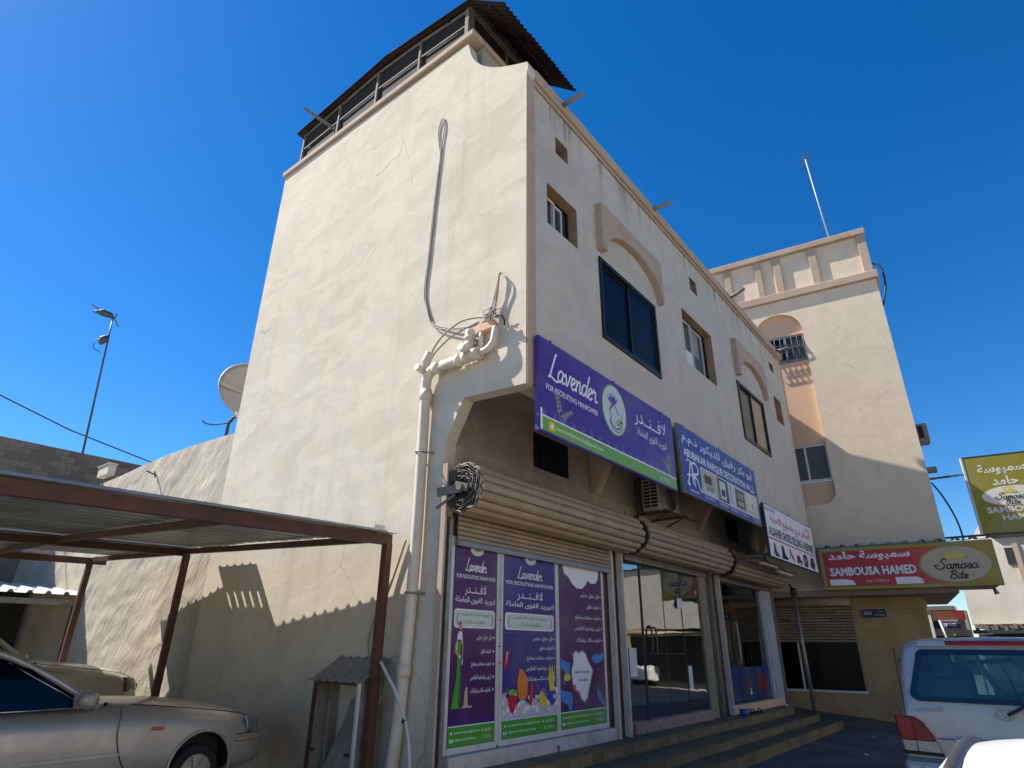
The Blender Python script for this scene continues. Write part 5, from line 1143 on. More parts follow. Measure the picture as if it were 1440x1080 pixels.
# street sign boards of the corner shop
ss_ = root('shop_sign', 'red and yellow green shop sign box reading Sambousa Hamed and Samosa Bite', 'sign', tuple(TF((-1.1, -.8, 3.2))))
X0, X1, Z0, Z1 = -3.07, .88, 3.19, 4.28
m = MB(TF); m.box(X0, X1, -.80, -.62, Z0, Z1); m.build('sign_box', M['ygreen'], ss_, bevel=.006)
m = MB(TF); m.box(X0+.05, X1-.05, -.62, .9, Z0+.03, Z0+.06); m.build('underside_panel', M['steel'], ss_)
for x in (X0+.2, -1.1, X1-.2): m = MB(TF); m.bar((x, -.61, Z0+.10), (x if x < 0 else -.1, -.01 if x > -.8 else -.0, Z0+.10), .05); m.build('support_arm', M['rustbrown'], ss_)
m = MB(TF); corr_sheet(m, TF.o*0+Vector((X0-.05, -.84, Z1+.02)), (0, 1, .12), (1, 0, 0), .80, X1-X0+.15, .36, .06, 'trap'); m.build('top_sheet', M['steel_dk'], ss_, solid=.003)
a = Art(ss_, TF((X0, -.80, Z0)), TF.x, (0, 0, 1), -TF.y)
W, H = X1-X0, Z1-Z0
gm = NT('red_to_yellow_print'); g_ = gm.n('SeparateXYZ'); gm.l(gm.obj(), g_.inputs[0])
gm.set('Base Color', gm.ramp(gm.math('MULTIPLY_ADD', g_.outputs[1], -.35, .36), [(0., hexc('#a3121f')), (.42, hexc('#b8202a')), (.62, hexc('#b4552a')), (1., hexc('#a08a2c'))])).set('Roughness', .4); M['redgrad'] = gm.m
a.rect(.09, .08, W-.09, H-.09, 'redgrad', 1, 'gradient_face')
a.text('سمبوسة حامد', .22, .72, 2.15, .99, 'white', 3, ar=True, bold=.035)
a.text('SAMBOUSA HAMED', .225, .335, 2.24, .56, 'dkgrey_p', 2, 'lettering_shadow', bold=.05); a.text('SAMBOUSA HAMED', .21, .35, 2.22, .575, 'white', 4, bold=.035)
a.text('Mob: 37200114', 1.02, .17, 1.55, .235, 'offwhite', 3)
a.poly([(.16, .115), (.16, .27), (.55, .27), (.72, .23), (.78, .115)], 'white', 3, 'peeling_patch'); a.poly([(1.72, .10), (1.70, .27), (2.18, .27), (2.30, .22), (2.32, .10)], 'white', 3, 'peeling_patch')
a.ell(3.07, .54, .77, .455, 'ygreen', 2, 'logo_oval', 44); a.ell(3.07, .54, .74, .43, 'tan_p', 3, 'logo_oval', 44)
def samosa(u, v, k):
    a.poly([(u-.22*k, v), (u-.12*k, v+.16*k), (u-.02*k, v), (u-.12*k, v-.03*k)], 'yellow', 4, 'printed_samosa'); a.poly([(u-.08*k, v), (u+.04*k, v+.20*k), (u+.12*k, v), (u+.02*k, v-.04*k)], 'yellow', 5, 'printed_samosa'); a.poly([(u+.04*k, v-.01), (u+.16*k, v+.15*k), (u+.24*k, v), (u+.14*k, v-.03*k)], 'yellow', 6, 'printed_samosa')
    a.ell(u-.24*k, v-.01, .06*k, .02*k, 'sgreen', 5, 'printed_leaf', 10); a.ell(u+.25*k, v-.01, .06*k, .02*k, 'sgreen', 5, 'printed_leaf', 10)
    a.stroke([(u-.2*k, v+.17*k), (u-.1*k, v+.23*k), (u, v+.25*k), (u+.1*k, v+.23*k), (u+.2*k, v+.17*k)], .012*k, 'grey_p', 5, 'printed_samosa')
samosa(3.07, .70, 1.0)
a.script('Samosa', 2.62, .42, 3.55, .66, .032, 'black', 6); a.script('Bite', 2.90, .18, 3.28, .38, .03, 'black', 6); a.rect(2.70, .25, 2.80, .262, 'grey_p', 5, 'printed_dash'); a.rect(3.36, .25, 3.46, .262, 'grey_p', 5, 'printed_dash')
a.done()
m = MB(TF); m.tube([(.70, -.3, 3.16), (.74, -.3, 3.02)], [.03, .06], 8); m.build('lamp', M['steel'], ss_)
ys = root('projecting_sign', 'mustard yellow sign panel with white oval on two dark arms', 'sign', tuple(TF((1.7, 0, 5.5))))
m = MB(TF); m.box(.84, 2.65, -.06, .09, 4.52, 6.54); m.build('sign_box', M['yboard'], ys, bevel=.008)
m = MB(TF); m.box(.80, .842, -.07, .10, 4.50, 6.56); m.build('edge_trim', M['white_alu'], ys)
m = MB(TF); m.box(.84, 2.66, -.065, .10, 4.48, 4.519); m.box(.84, 2.66, -.065, .10, 6.541, 6.57); m.build('edge_trim', M['steel_dk'], ys)
for z in (6.13, 4.50): m = MB(TF); m.bar((-.05, .3, z+.02), (.90, .02, z), .05); m.build('arm', M['antenna'], ys)
m = MB(TF); m.tube(smooth([(.05, .3, 6.05), (.22, .2, 5.6), (.36, .1, 5.0), (.40, .1, 4.5), (.34, .1, 4.2)], 6), .022, 6); m.build('cable', M['cable_black'], ys)
a = Art(ys, TF((.84, -.06, 4.52)), TF.x, (0, 0, 1), -TF.y)
a.rect(.14, .16, 1.70, 1.88, 'yboard', 1, 'inner_panel')
a.text('سمبوسة', .26, 1.50, 1.30, 1.80, 'cream_p', 3, ar=True, bold=.035); a.text('حامد', .50, 1.22, 1.06, 1.46, 'cream_p', 3, ar=True, bold=.035)
a.ell(.86, .93, .66, .26, 'cream_p', 2, 'logo_oval', 36); samosa(.80, 1.02, .6)
a.script('Samosa', .46, .84, 1.12, 1.0, .022, 'black', 6); a.script('Bite', .66, .70, .96, .83, .02, 'black', 6)
a.text('SAMBOUSA', .22, .50, 1.42, .66, 'cream_p', 3, bold=.04); a.text('HAMED', .50, .30, 1.30, .46, 'cream_p', 3, bold=.04); a.done()
m = MB(TF); m.box(-2.36, -1.76, .965, .985, 2.56, 2.78); pl = m.build('number_plate', M['plate_blue']); tag(pl, 'small dark blue address plate reading 301 on the tan wall', 'plate')
a = Art(pl, TF((-2.36, .965, 2.56)), TF.x, (0, 0, 1), -TF.y); a.text('301', .05, .07, .24, .16, 'offwhite', 2, bold=.01); a.text('مبنى', .38, .13, .52, .18, 'offwhite', 2, ar=True); a.text('Building', .33, .04, .56, .09, 'offwhite', 2); a.done()
po_ = root('canopy_pole', 'leaning grey steel pole standing at the right end of the steps', 'pole', (13.8, .75, .1))
m = MB(); m.tube([(13.80, .75, .0), (13.79, .78, 1.6), (13.78, .80, 3.25)], .05, 10); m.build('shaft', M['steel'], po_)
m = MB(); m.tube([(13.78, .80, 3.10), (13.78, .80, 3.32)], .085, 8); m.bar((13.78, .80, 3.28), (13.1, .7, 3.36), .04); m.build('clamp', M['steel_dk'], po_)

# ------------------------------------------------------------------ buildings beyond the corner
w1 = root('white_building', 'sunlit white rendered building beyond the red shop sign', 'building', (24.5, -4, 0))
m = MB(); m.box(24, 32, -14, -2.62, 2.62, 5.62); m.build('rendered_wall', M['white_wall'], w1)
m = MB(); m.box(23.9, 32, -14, -3.95, 5.625, 5.72); m.build('roof_edge', M['steel_dk'], w1)
for k in range(24): m = MB(); y = -2.75-k*.14; m.obox((23.85+.05*math.sin(k*3), y, 2.50+.04*math.sin(k*1.7)), ((1, 0, 0), (0, 1, .1*math.sin(k)), (0, 0, 1)), (.12, .06, .09)); m.build('awning_rubble', M['block'], w1)
m = MB(); m.box(23.7, 24.2, -14, -2.6, 2.30, 2.42); m.build('awning', M['steel_dk'], w1)
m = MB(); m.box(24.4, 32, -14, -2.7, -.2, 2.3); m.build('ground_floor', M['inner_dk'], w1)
m = MB(); m.box(23.96, 24.0, -4.45, -4.2, 4.65, 5.25); m.box(23.96, 24.0, -5.3, -4.85, 2.95, 3.6); m.build('window', M['pane_grey'], w1)
m = MB(); m.box(23.95, 23.999, -4.62, -4.46, 4.1, 5.4); m.build('pilaster_strip', M['trim'], w1)
a2 = root('side_street_shops', 'grey shaded shops with blue and rust red signs down the side street', 'building', (22.5, -1.9, 0))
m = MB(); m.box(22.5, 23.4, -2.60, .8, -.2, 3.05); m.build('shop_wall', M['lower'], a2)
m = MB(); m.box(22.4, 23.5, -2.3, .8, 3.06, 3.2); m.build('roof_edge', M['steel'], a2)
m = MB(); m.box(22.3, 22.45, -1.55, -1.25, 1.9, 2.9); m.build('white_post', M['white_alu'], a2)
m = MB(); m.box(22.44, 22.498, -2.35, -1.45, 2.45, 2.90); sb = m.build('blue_sign', M['plate_blue'], a2)
a = Art(sb, (22.44, -1.45, 2.45), (0, -1, 0), (0, 0, 1), (-1, 0, 0)); a.text('ELECTRONICS', .05, .24, .85, .33, 'white', 2, bold=.02); a.text('REPAIR', .30, .07, .80, .17, 'white', 2, bold=.02); a.rect(.05, .36, .25, .42, 'white', 2); a.done()
m = MB(); m.box(22.2, 22.3, -2.58, -1.60, 2.72, 3.02); m.build('rust_sign', M['rust_sign'], a2)
m = MB(); m.box(22.17, 22.199, -2.58, -2.25, 2.72, 3.02); m.build('red_sign', M['darkred'], a2)
m = MB(); m.box(22.42, 22.498, -2.58, -1.55, 1.2, 2.2); m.build('dark_doorway', M['hole'], a2)
pl2 = MB(); pl2.tube([(21.6, -1.95, 0), (21.6, -1.98, 1.9), (21.6, -1.85, 2.7)], .06, 8); tag(pl2.build('leaning_pole', M['steel']), 'pale leaning pole in front of the rust red sign in the side street', 'pole')
gb = root('gabled_roof', 'small grey gable roof far behind between the two food signs', 'building', (32, -3.6, 6))
m = MB(); m.prism([(-4.35, 6.7), (-3.75, 7.55), (-3.15, 6.7)], 'x', 31, 34); m.build('gable', M['white_wall'], gb)
m = MB(); m.box(31, 36, -4.6, -2.9, 0, 6.695); m.build('wall', M['white_wall'], gb)

# ------------------------------------------------------------------ buildings across the street (some seen in the shop glass, the last unseen, added for bounce)
def opp(nm, lab, x0, x1, y, h, col, nf, nw, seed):
    r = root(nm, lab, 'building', ((x0+x1)/2, y, 0), 'buildings across the street'); rn = random.Random(seed)
    m = MB(); m.box(x0, x1, y-9, y, -.2, h); m.build('wall', M[col], r); m = MB(); m.box(x0-.1, x1+.1, y-9.1, y+.12, h+.002, h+.35); m.build('coping', M['trim'], r)
    for f in range(nf):
        for k in range(nw):
            x = x0+(k+.5)*(x1-x0)/nw; z = 1.1+f*(h-.4)/nf
            m = MB(); m.box(x-.7, x+.7, y+.001, y+.05, z, z+1.3); fo = m.build('window', M['white_alu'], r)
            m = MB(); m.box(x-.62, x+.62, y+.051, y+.06, z+.08, z+1.22); m.build('pane', M['pane_grey'], fo)
opp('opposite_building', 'tall beige building across the street with rows of windows', 33.5, 45, -20, 5.2, 'opp', 2, 4, 1)
opp('opposite_building', 'cream flats across the street farther along than the beige building', 47, 84, -22, 6.5, 'white_wall', 2, 8, 2)
opp('opposite_building', 'low tan shops across the street left of the beige building', 17.5, 32.5, -21, 3.9, 'lower', 1, 6, 3)
opp('opposite_building', 'unseen grey three storey block added behind the camera for bounce light', -6, 16, -24, 9.5, 'white_wall', 3, 6, 4)  # unseen block added behind the camera to bounce warm sunlight back
opp('opposite_building', 'unseen cream three storey block added far left behind the camera for bounce light', -34, -8, -22, 9.0, 'opp', 3, 9, 5)  # another unseen block, added farther left for the same warm bounce

# ------------------------------------------------------------------ cars
def car_shell(r, fr, st, mat, arches, name='body', sub=2, arch_r=.34, lipmat=None, W=.89):
    """st: stations (x, w, zbottom, zshoulder, ztop, crown) from nose to tail, closed loft"""
    m = MB(fr); rings = []
    for (x, w, zb_, zs, zt, cr) in st:
        half = [(0, zb_), (w*.86, zb_), (w*.97, zb_+.07), (w, zb_+(zs-zb_)*.45), (w*.985, zs-.03), (w*.94, zs+(zt-zs)*.35), (w*.80, zt-(zt-zs)*.12), (w*.45, zt+cr*.7), (0, zt+cr)]
        ring = half+[(-y, z) for y, z in reversed(half[1:-1])]
        rings.append([m.V((x, y, z)) for y, z in ring])
    n = len(rings[0])
    for i in range(len(rings)-1):
        for k in range(n): m.F((rings[i][k], rings[i][(k+1) % n], rings[i+1][(k+1) % n], rings[i+1][k]), 0, True)
    m.F(rings[0], 0, True); m.F(list(reversed(rings[-1])), 0, True)
    o = m.build(name, [mat, M['rubber']], r, sub=sub); apply_mods(o)
    cut = MB(fr)
    for ax, az in arches:
        for s in (1, -1):
            cut.tube([(ax, s*(W+.3), az), (ax, s*(W-.30), az)], arch_r, 32)
    c = cut.build('cut', M['rubber'], r)
    md = o.modifiers.new('b', 'BOOLEAN'); md.object = c; md.operation = 'DIFFERENCE'; md.solver = 'EXACT'
    apply_mods(o); bpy.data.objects.remove(c)
    for p in o.data.polygons: p.use_smooth = True
    try: o.data.set_sharp_from_angle(angle=rad(35))
    except Exception: pass
    return o
def wheel(r, fr, x, y, z, R, w=.2):
    s = 1 if y > 0 else -1
    m = MB(fr); m.tube([(x, y-s*w, z), (x, y-s*(w-.03), z), (x, y-s*.03, z), (x, y, z)], [R-.02, R, R, R-.03], 32); wh = m.build('wheel', M['tyre'], r)
    m = MB(fr); m.tube([(x, y-s*.02, z), (x, y+s*.012, z)], [R*.64, R*.62], 24)
    m.build('rim', M['rim'], wh)
    m = MB(fr)
    for k in range(7):
        a = k*2*math.pi/7; m.bar((x+.04*math.cos(a), y+s*.02, z+.04*math.sin(a)), (x+R*.58*math.cos(a), y+s*.016, z+R*.58*math.sin(a)), .05, .02, (0, 1, 0))
    m.tube([(x, y+s*.01, z), (x, y+s*.035, z)], .06, 12); m.build('wheel_spokes', M['rim'], wh)
def sheet(r, fr, pts, mat, name, th=.006, parent=None):      # a quad/fan panel through 3D points with thickness
    m = MB(fr); P = [Vector(p) for p in pts]; nrm = (P[1]-P[0]).cross(P[2]-P[0]).normalized()
    a = [m.V(p) for p in P]; b = [m.V(p-nrm*th) for p in P]
    m.F(a); m.F(b[::-1])
    for i in range(len(P)): j = (i+1) % len(P); m.F((a[i], b[i], b[j], a[j]))
    return m.build(name, mat, parent or r)
def lane(P, m_, fr, w, h, r, name, mat, k=5, seg=8): m = MB(fr); m.tube(smooth(P, k), w, seg); return m.build(name, mat, r)

def sedan(r, fr, paint_, H=1.42, dz=0., Wd=.885, cs=.0, mirrors=True, rr=.034, hl='lampclear', glass='carglass', rear=True, marker=True):
    k = dz; fc = Fr(fr((-cs, 0, -.035)), fr.x, fr.y)
    st = [(0.0, .55, .30, .40+k*.4, .50+k*.5, .01), (-.05, .70, .22, .48+k*.5, .60+k*.6, .01), (-.16, .79, .19, .56+k*.7, .70+k*.8, .012), (-.40, .845, .18, .63+k, .80+k, .02), (-.80, Wd-.012, .18, .69+k, .875+k, .025),
          (-1.25, Wd, .18, .73+k, .915+k, .028), (-1.80, Wd, .18, .76+k, .945+k, .02), (-2.4, Wd, .18, .77+k, .925+k, .0), (-3.0, Wd, .18, .78+k, .93+k, .0), (-3.75, Wd, .18, .83+k, .99+k, .01), (-4.3, Wd-.02, .2, .84+k, 1.0+k, .02),
          (-4.62, .83, .24, .80+k, .96+k, .01), (-4.74, .76, .3, .72+k, .82+k, .0), (-4.77, .6, .36, .6+k, .7+k, 0)]
    b = car_shell(r, fr, st, paint_, [(-.87, .27), (-3.55, .27)], arch_r=.345)
    zb_, zr = .945+k, H
    A0, A1, B0, C1, C0 = -1.76, -2.62, -2.95, -3.45, -4.08
    yb, yr = .74, .56
    # roof panel
    m = MB(fc); m.grid(lambda u, v: (A1-.02+(C1-A1)*u, (v*2-1)*(yr+.02), zr+.016+.035*math.sin(math.pi*u)*.8+.03*(1-(v*2-1)**2)-.008*abs(v*2-1)**6), 10, 12); m.build('roof', paint_, r, solid=.02)
    for s in (1, -1):
        m = MB(fc); m.tube(smooth([(A0-.02, s*(yb+.005), zb_-.01), (-2.19, s*(yb-.085), (zb_+zr)/2+.015), (A1, s*yr, zr-.005), (-2.85, s*(yr+.0), zr+.018), (C1, s*yr, zr-.005), (-3.68, s*(yb-.09), (zb_+zr)/2+.03), (C0, s*(yb+.005), zb_)], 5), rr, 8); m.build('roof_pillar_rail', paint_, r)
        # side windows
        def yy(z): return s*(yb+.045-(z-zb_)/(zr-zb_)*(yb-yr+.02))
        for q in ([(A0-.20, zb_+.015), (-2.86, zb_+.015), (-2.86, zr-.035), (A1-.10, zr-.04), (-2.42, zr-.12)], [(-2.94, zb_+.015), (-3.68, zb_+.02), (-3.62, zb_+.2), (C1-.02, zr-.05), (-2.94, zr-.035)]):
            sheet(r, fc, [(x, yy(z), z) for x, z in q], M[glass], 'side_window')
        m = MB(fc); m.bar((-2.90, yy(zb_), zb_), (-2.90, yy(zr-.03), zr-.03), .07, .02, (0, 1, 0)); m.build('door_pillar', M['rubber'], r)
        m = MB(fc); m.tube([(-1.90, s*(yb+.065), zb_+.004), (-2.6, s*(yb+.073), zb_+.006), (-3.6, s*(yb+.07), zb_+.012)], .009, 6); m.tube([(-2.0, s*(yb+.045), zb_+.06), (-2.62, s*(yr+.045), zr-.055)], .006, 5); m.build('window_trim', M['chrome'], r)
        # mirror
        m = MB(fc); m.tube([(-1.94, s*(Wd-.02), zb_+.07), (-1.97, s*(Wd+.06), zb_+.085), (-1.98, s*(Wd+.14), zb_+.085), (-1.98, s*(Wd+.18), zb_+.08)], [.045, .085, .085, .04], 12); mo = m.build('wing_mirror', paint_, r) if mirrors else None
        sheet(r, fc, [(-1.82, s*(yb+.07), zb_+.0), (-2.04, s*(yb+.075), zb_+.0), (-2.04, s*(yb+.03), zb_+.13)], paint_, 'mirror_base', .02)
        # shut lines of the doors and the bonnet
        for xs in ((-1.80, -1.58), (-2.90, -2.90), (-3.62, -3.35)):
            m = MB(fr); m.tube(smooth([(xs[0], s*(Wd-.045), zb_-.04), (xs[0], s*(Wd-.006), zb_-.15), (xs[0]*.95+xs[1]*.05, s*(Wd+.001), .62), (xs[0]*.6+xs[1]*.4, s*(Wd+.001), .42), (xs[1], s*(Wd-.02), .24)], 5), .0045, 4); m.build('shut_line', M['rubber'], r)
        m = MB(fr); m.tube(smooth([(-.24, s*.72, .715+k*.9), (-.5, s*.775, .775+k), (-1.0, s*.80, .845+k), (-1.7, s*.80, .925+k)], 4), .005, 4); m.build('shut_line', M['rubber'], r)
        m = MB(fr); m.tube(smooth([(-.87+.352*math.cos(a), s*(Wd-.006-.03*max(0, math.cos(a))), .27+.352*math.sin(a)) for a in [math.pi*j/12 for j in range(-1, 14)]], 1), .016, 6); m.build('arch_lip', paint_, r)
        m = MB(fr); m.box(-2.6, -1.72, s*Wd-(.004), s*Wd+.008, .46, .50); m.build('side_moulding', paint_, r, bevel=.004)
        if marker: m = MB(fr); m.box(-1.46, -1.34, s*(Wd-.006)-.006, s*(Wd-.006)+.010, .665, .70); m.build('side_marker', M['amber'], r, bevel=.006)
        # headlight wraps round the corner
        hp = [(-.045, .50), (-.075, .60), (-.13, .68), (-.22, .745), (-.33, .79)]
        m = MB(fr)
        def hlf(u, v):
            x, y = [(a_[0]+(b_[0]-a_[0])*t, a_[1]+(b_[1]-a_[1])*t) for a_, b_, t in [(hp[min(3, int(u*4))], hp[min(3, int(u*4))+1], u*4-min(3, int(u*4)))]][0]
            top = .71+k*.85-.01*(1-u)+.03*u; bot = .525+k*.7+.02*u+.05*max(0, u-.7)
            return (x-.012+.016*math.sin(math.pi*v)-.05*v, s*(y+.022+.008*math.sin(math.pi*v)-.012*v), bot+(top-bot)*v)
        m.grid(hlf, 12, 6); m.build('headlight', M[hl], r, solid=.02)
        wheel(r, fr, -.87, s*(Wd-.10), .215, .275); wheel(r, fr, -3.55, s*(Wd-.10), .215, .275)
    # glass front and rear
    for (xa, za, ya, xb, zc, ybk, nm) in ((A0+.02, zb_-.005, yb-.02, A1+.02, zr-.01, yr-.03, 'windscreen'), (C0-.02, zb_+.02, yb-.04, C1-.02, zr-.01, yr-.03, 'rear_window')):
        m = MB(fc); m.grid(lambda u, v: (xa+(xb-xa)*u+.10*(1-(v*2-1)**2)*(1 if nm == 'windscreen' else -1), (v*2-1)*(ya+(ybk-ya)*u), za+(zc-za)*u+.012*math.sin(math.pi*u)), 6, 10); m.build(nm, M[glass], r, solid=.008)
    m = MB(fc); m.box(-1.88, -1.70, -.66, .66, zb_-.02, zb_-.004); m.build('cowl_grille', M['rubber'], r)
    m = MB(fc); m.tube(smooth([(-1.66, -.62, zb_+.0), (-1.75, -.3, zb_+.03), (-1.80, .1, zb_+.045)], 4), .011, 5); m.tube([(-1.68, -.64, zb_-.02), (-1.68, -.64, zb_+.03)], .022, 6); m.build('wiper', M['rubber'], r)
    # bumper rib and lower intake
    m = MB(fr); m.tube(smooth([(-.48, -Wd+.005, .50), (-.22, -.83, .50), (-.05, -.66, .50), (.02, -.3, .50), (.03, 0, .50), (.02, .3, .50), (-.05, .66, .50), (-.22, .83, .50), (-.48, Wd-.005, .50)], 4), .016, 6); m.build('bumper_rib', paint_, r)
    m = MB(fr); m.tube(smooth([(-.50, -Wd+.001, .555), (-.2, -.815, .555), (-.06, -.66, .555)], 4), .004, 4); m.build('shut_line', M['rubber'], r)
    m = MB(fr); m.box(-.02, .012, -.45, .45, .56+k*.6, .66+k*.7); m.build('front_grille', M['rubber'], r, bevel=.01)
    m = MB(fr); m.box(-.85, -4.1, -.70, .70, .17, .25) if False else m.box(-4.1, -.6, -.70, .70, .20, .60); m.build('floor_pan', M['rubber'], r)
    return b
cf_ = Fr((-.68, 4.15, .185)); car1 = root('parked_car', 'dusty champagne silver sedan with amber side marker parked nose in under the carport', 'car', (-3.2, 4.2, .13), 'cars parked under the carport')
sedan(car1, cf_, M['silver'], cs=.20)
cf2 = Fr((-.22, 8.9, .20)); car2 = root('parked_car', 'pale beige car behind the silver sedan with smoky headlight', 'car', (-2.7, 8.9, .12), 'cars parked under the carport')
sedan(car2, cf2, M['beigepaint'], H=1.78, dz=.26, hl='lampdark', marker=False)

# white car close to the camera, seen over its roof
cf3 = Fr((-.28, -4.565, -.06)); car3 = root('parked_car', 'bright white car whose sunlit roof shows at the bottom right corner', 'car', (-1.5, -4.7, -.1))
sedan(car3, cf3, M['whitepaint'], H=1.54, dz=.09, marker=False, mirrors=False, rr=.045)
m = MB(cf3); rings = []
for (x, w, zt) in ((-1.72, .78, 1.02), (-1.80, .80, 1.06), (-2.35, .79, 1.38), (-2.62, .78, 1.52), (-3.0, .78, 1.55), (-3.45, .78, 1.53), (-3.8, .78, 1.40), (-4.2, .76, 1.08)):
    wt = .80-.22*(zt-1.0)/.55; h = [(0, 1.0), (w+.01, 1.0), (w, 1.03), (wt+.05, max(1.04, zt-.16)), (wt+.02, zt-.06), (wt-.06, zt-.01), (wt*.55, zt+.012), (0, zt+.02)]
    rings.append([m.V((x, y, z)) for y, z in h+[(-y, z) for y, z in reversed(h[1:-1])]])
n = len(rings[0])
for i in range(len(rings)-1):
    for k in range(n): m.F((rings[i][k], rings[i][(k+1) % n], rings[i+1][(k+1) % n], rings[i+1][k]), 0, True)
m.F(rings[0], 0, True); m.F(list(reversed(rings[-1])), 0, True); m.build('cabin_shell', M['whitepaint'], car3, sub=2)
for o_ in [q for q in car3.children if q.name.split('.')[0] in ('roof', 'roof_pillar_rail', 'side_window', 'window_trim', 'mirror_base', 'door_pillar')]: bpy.data.objects.remove(o_)
for s in (1, -1): sheet(car3, cf3, [(-2.15, s*.835, 1.06), (-2.95, s*.84, 1.06), (-2.95, s*.685, 1.43), (-2.68, s*.69, 1.42)], M['carglass'], 'side_window')
for s in (1, -1): m = MB(cf3); m.tube(smooth([(-2.40, s*.56, 1.375), (-2.62, s*.535, 1.492), (-3.0, s*.535, 1.518), (-3.42, s*.535, 1.50)], 5), .018, 8); m.build('roof_moulding', M['steel_dk'], car3)

# large silver off-roader seen from behind; local frame: x to the right in the picture, y forward (away), z up
SF = Fr((3.0, -3.84, -.10), (0, -1, 0), (1, 0, 0)); suv = root('parked_car', 'large pearl silver off roader seen from behind with red and clear rear lamps', 'car', (5, -3.84, -.1))
P_ = M['suvpaint']
class Lean(Fr):
    def __call__(s, p): return Fr.__call__(s, (p[0], p[1]+max(0, p[2]-1.2)*.15*max(0, 1-p[1]*.8), p[2]))
SL = Lean(SF.o, SF.x, SF.y)
def suv_ring(y, w, zb_, zbelt, wr, zr_):
    h = [(0, zb_), (w*.9, zb_), (w, zb_+.10), (w+.005, .75), (w-.01, zbelt-.10), (w-.045, zbelt), (w-.06, zbelt+.05), (wr+.05, zr_-.20), (wr+.015, zr_-.09), (wr-.05, zr_-.025), (wr-.3, zr_+.005), (0, zr_+.015)]
    return [(x, y, z) for x, z in h]+[(-x, y, z) for x, y_, z in [(q[0], 0, q[1]) for q in reversed(h[1:-1])]]
m = MB(SL); rings = []
for (y, w, zb_, zbelt, wr, zr_) in ((0.02, .90, .46, 1.16, .71, 1.86), (.035, .955, .42, 1.17, .775, 1.90), (.12, .97, .40, 1.18, .80, 1.93), (.6, .975, .40, 1.18, .81, 1.945), (1.6, .975, .40, 1.18, .81, 1.95), (2.6, .975, .40, 1.16, .79, 1.93), (3.0, .975, .4, 1.14, .73, 1.84)):
    rings.append([m.V(p) for p in suv_ring(y, w, zb_, zbelt, wr, zr_)])
n = len(rings[0])
for i in range(len(rings)-1):
    for k in range(n): m.F((rings[i][k], rings[i][(k+1) % n], rings[i+1][(k+1) % n], rings[i+1][k]), 0, True)
m.F(rings[0], 0, True); m.F(list(reversed(rings[-1])), 0, True)
o = m.build('body', [P_, M['rubber']], suv, sub=2); apply_mods(o)
def rrect(hw0, hw1, z0, z1, r_, n_=5):       # trapezoid with rounded corners: half width hw0 at z0, hw1 at z1
    pts = []
    for cx, cz, a0 in ((hw1-r_, z1-r_, 0), (-(hw1-r_), z1-r_, 90), (-(hw0-r_), z0+r_, 180), (hw0-r_, z0+r_, 270)):
        for j in range(n_+1): a = rad(a0+j*90/n_); pts.append((cx+r_*math.cos(a), cz+r_*math.sin(a)))
    return pts
cut = MB(SL); cut.prism(rrect(.785, .665, 1.31, 1.81, .075), 'y', -.1, .36); cut.box(-.66, .66, .30, 3.4, 1.25, 1.78)
for yy_ in (.85,):
    for s in (1, -1): cut.tube([(s*1.2, yy_, .38), (s*.66, yy_, .38)], .42, 28)
# side quarter windows
for s in (1, -1): cut.box(*sorted((s*.55, s*1.05)), .42, 1.55, 1.30, 1.70)
c = cut.build('cut', M['rubber'], suv); md = o.modifiers.new('b', 'BOOLEAN'); md.object = c; md.operation = 'DIFFERENCE'; md.solver = 'EXACT'; md.use_self = True; apply_mods(o); bpy.data.objects.remove(c)
for p in o.data.polygons: p.use_smooth = True
try: o.data.set_sharp_from_angle(angle=rad(40))
except Exception: pass
m = MB(SL); m.prism(rrect(.795, .675, 1.30, 1.82, .08), 'y', .006, .012); rw = m.build('rear_window', M['cargl_t'], suv)
w_in = rrect(.735, .615, 1.35, 1.765, .06); w_out = rrect(.792, .672, 1.303, 1.817, .08); m = MB(SL)
ia = [m.V((x, .0045, z)) for x, z in w_in]; oa = [m.V((x, .0045, z)) for x, z in w_out]
for k in range(len(ia)): j = (k+1) % len(ia); m.F((ia[k], oa[k], oa[j], ia[j]))
m.build('window_border', M['carglass'], rw)
for s in (1, -1): m = MB(SF); m.box(*sorted((s*.88, s*.90)), .42, 1.55, 1.28, 1.72); m.build('side_window', M['carglass'], suv)
for k, (x, w) in enumerate(((-.50, .42), (.42, .42))):
    m = MB(SF); m.box(x-w/2, x+w/2, .95, 1.08, .95, 1.50); so = m.build('seat_back', M['seat'], suv, bevel=.05)
    m = MB(SF); m.box(x-.12, x+.12, .97, 1.06, 1.52, 1.68); m.build('headrest', M['seat'], so, bevel=.03)
m = MB(SF); m.box(-.655, .655, .36, 2.7, 1.252, 1.262); m.build('parcel_floor', pm('car_interior_teal', '#3a4a50', .9), suv)
m = MB(SF); m.box(-.655, .655, 2.84, 2.85, 1.255, 1.775); m.build('windscreen', M['cargl_t'], suv)
m = MB(SF); m.box(-.65, -.30, 1.9, 2.0, 1.26, 1.62); m.box(.28, .62, 1.9, 2.0, 1.26, 1.62); m.build('front_seat_backs', M['seat'], suv, bevel=.05)
m = MB(SF); m.bar((-.15, .5, 1.74), (-.02, .9, 1.36), .05, .03); m.bar((-.42, 1.9, 1.66), (.10, 1.9, 1.70), .06, .05); m.build('interior_grab_bar', M['white_alu'], suv)
m = MB(SL); m.box(-.36, .36, -.05, .02, 1.858, 1.905); m.build('high_brake_light', M['lampred'], suv, bevel=.010)
m = MB(SL); m.prism([(-.66, 1.845), (.66, 1.845), (.62, 1.92), (-.62, 1.92)], 'y', -.01, .10); m.build('spoiler', P_, suv, bevel=.02)
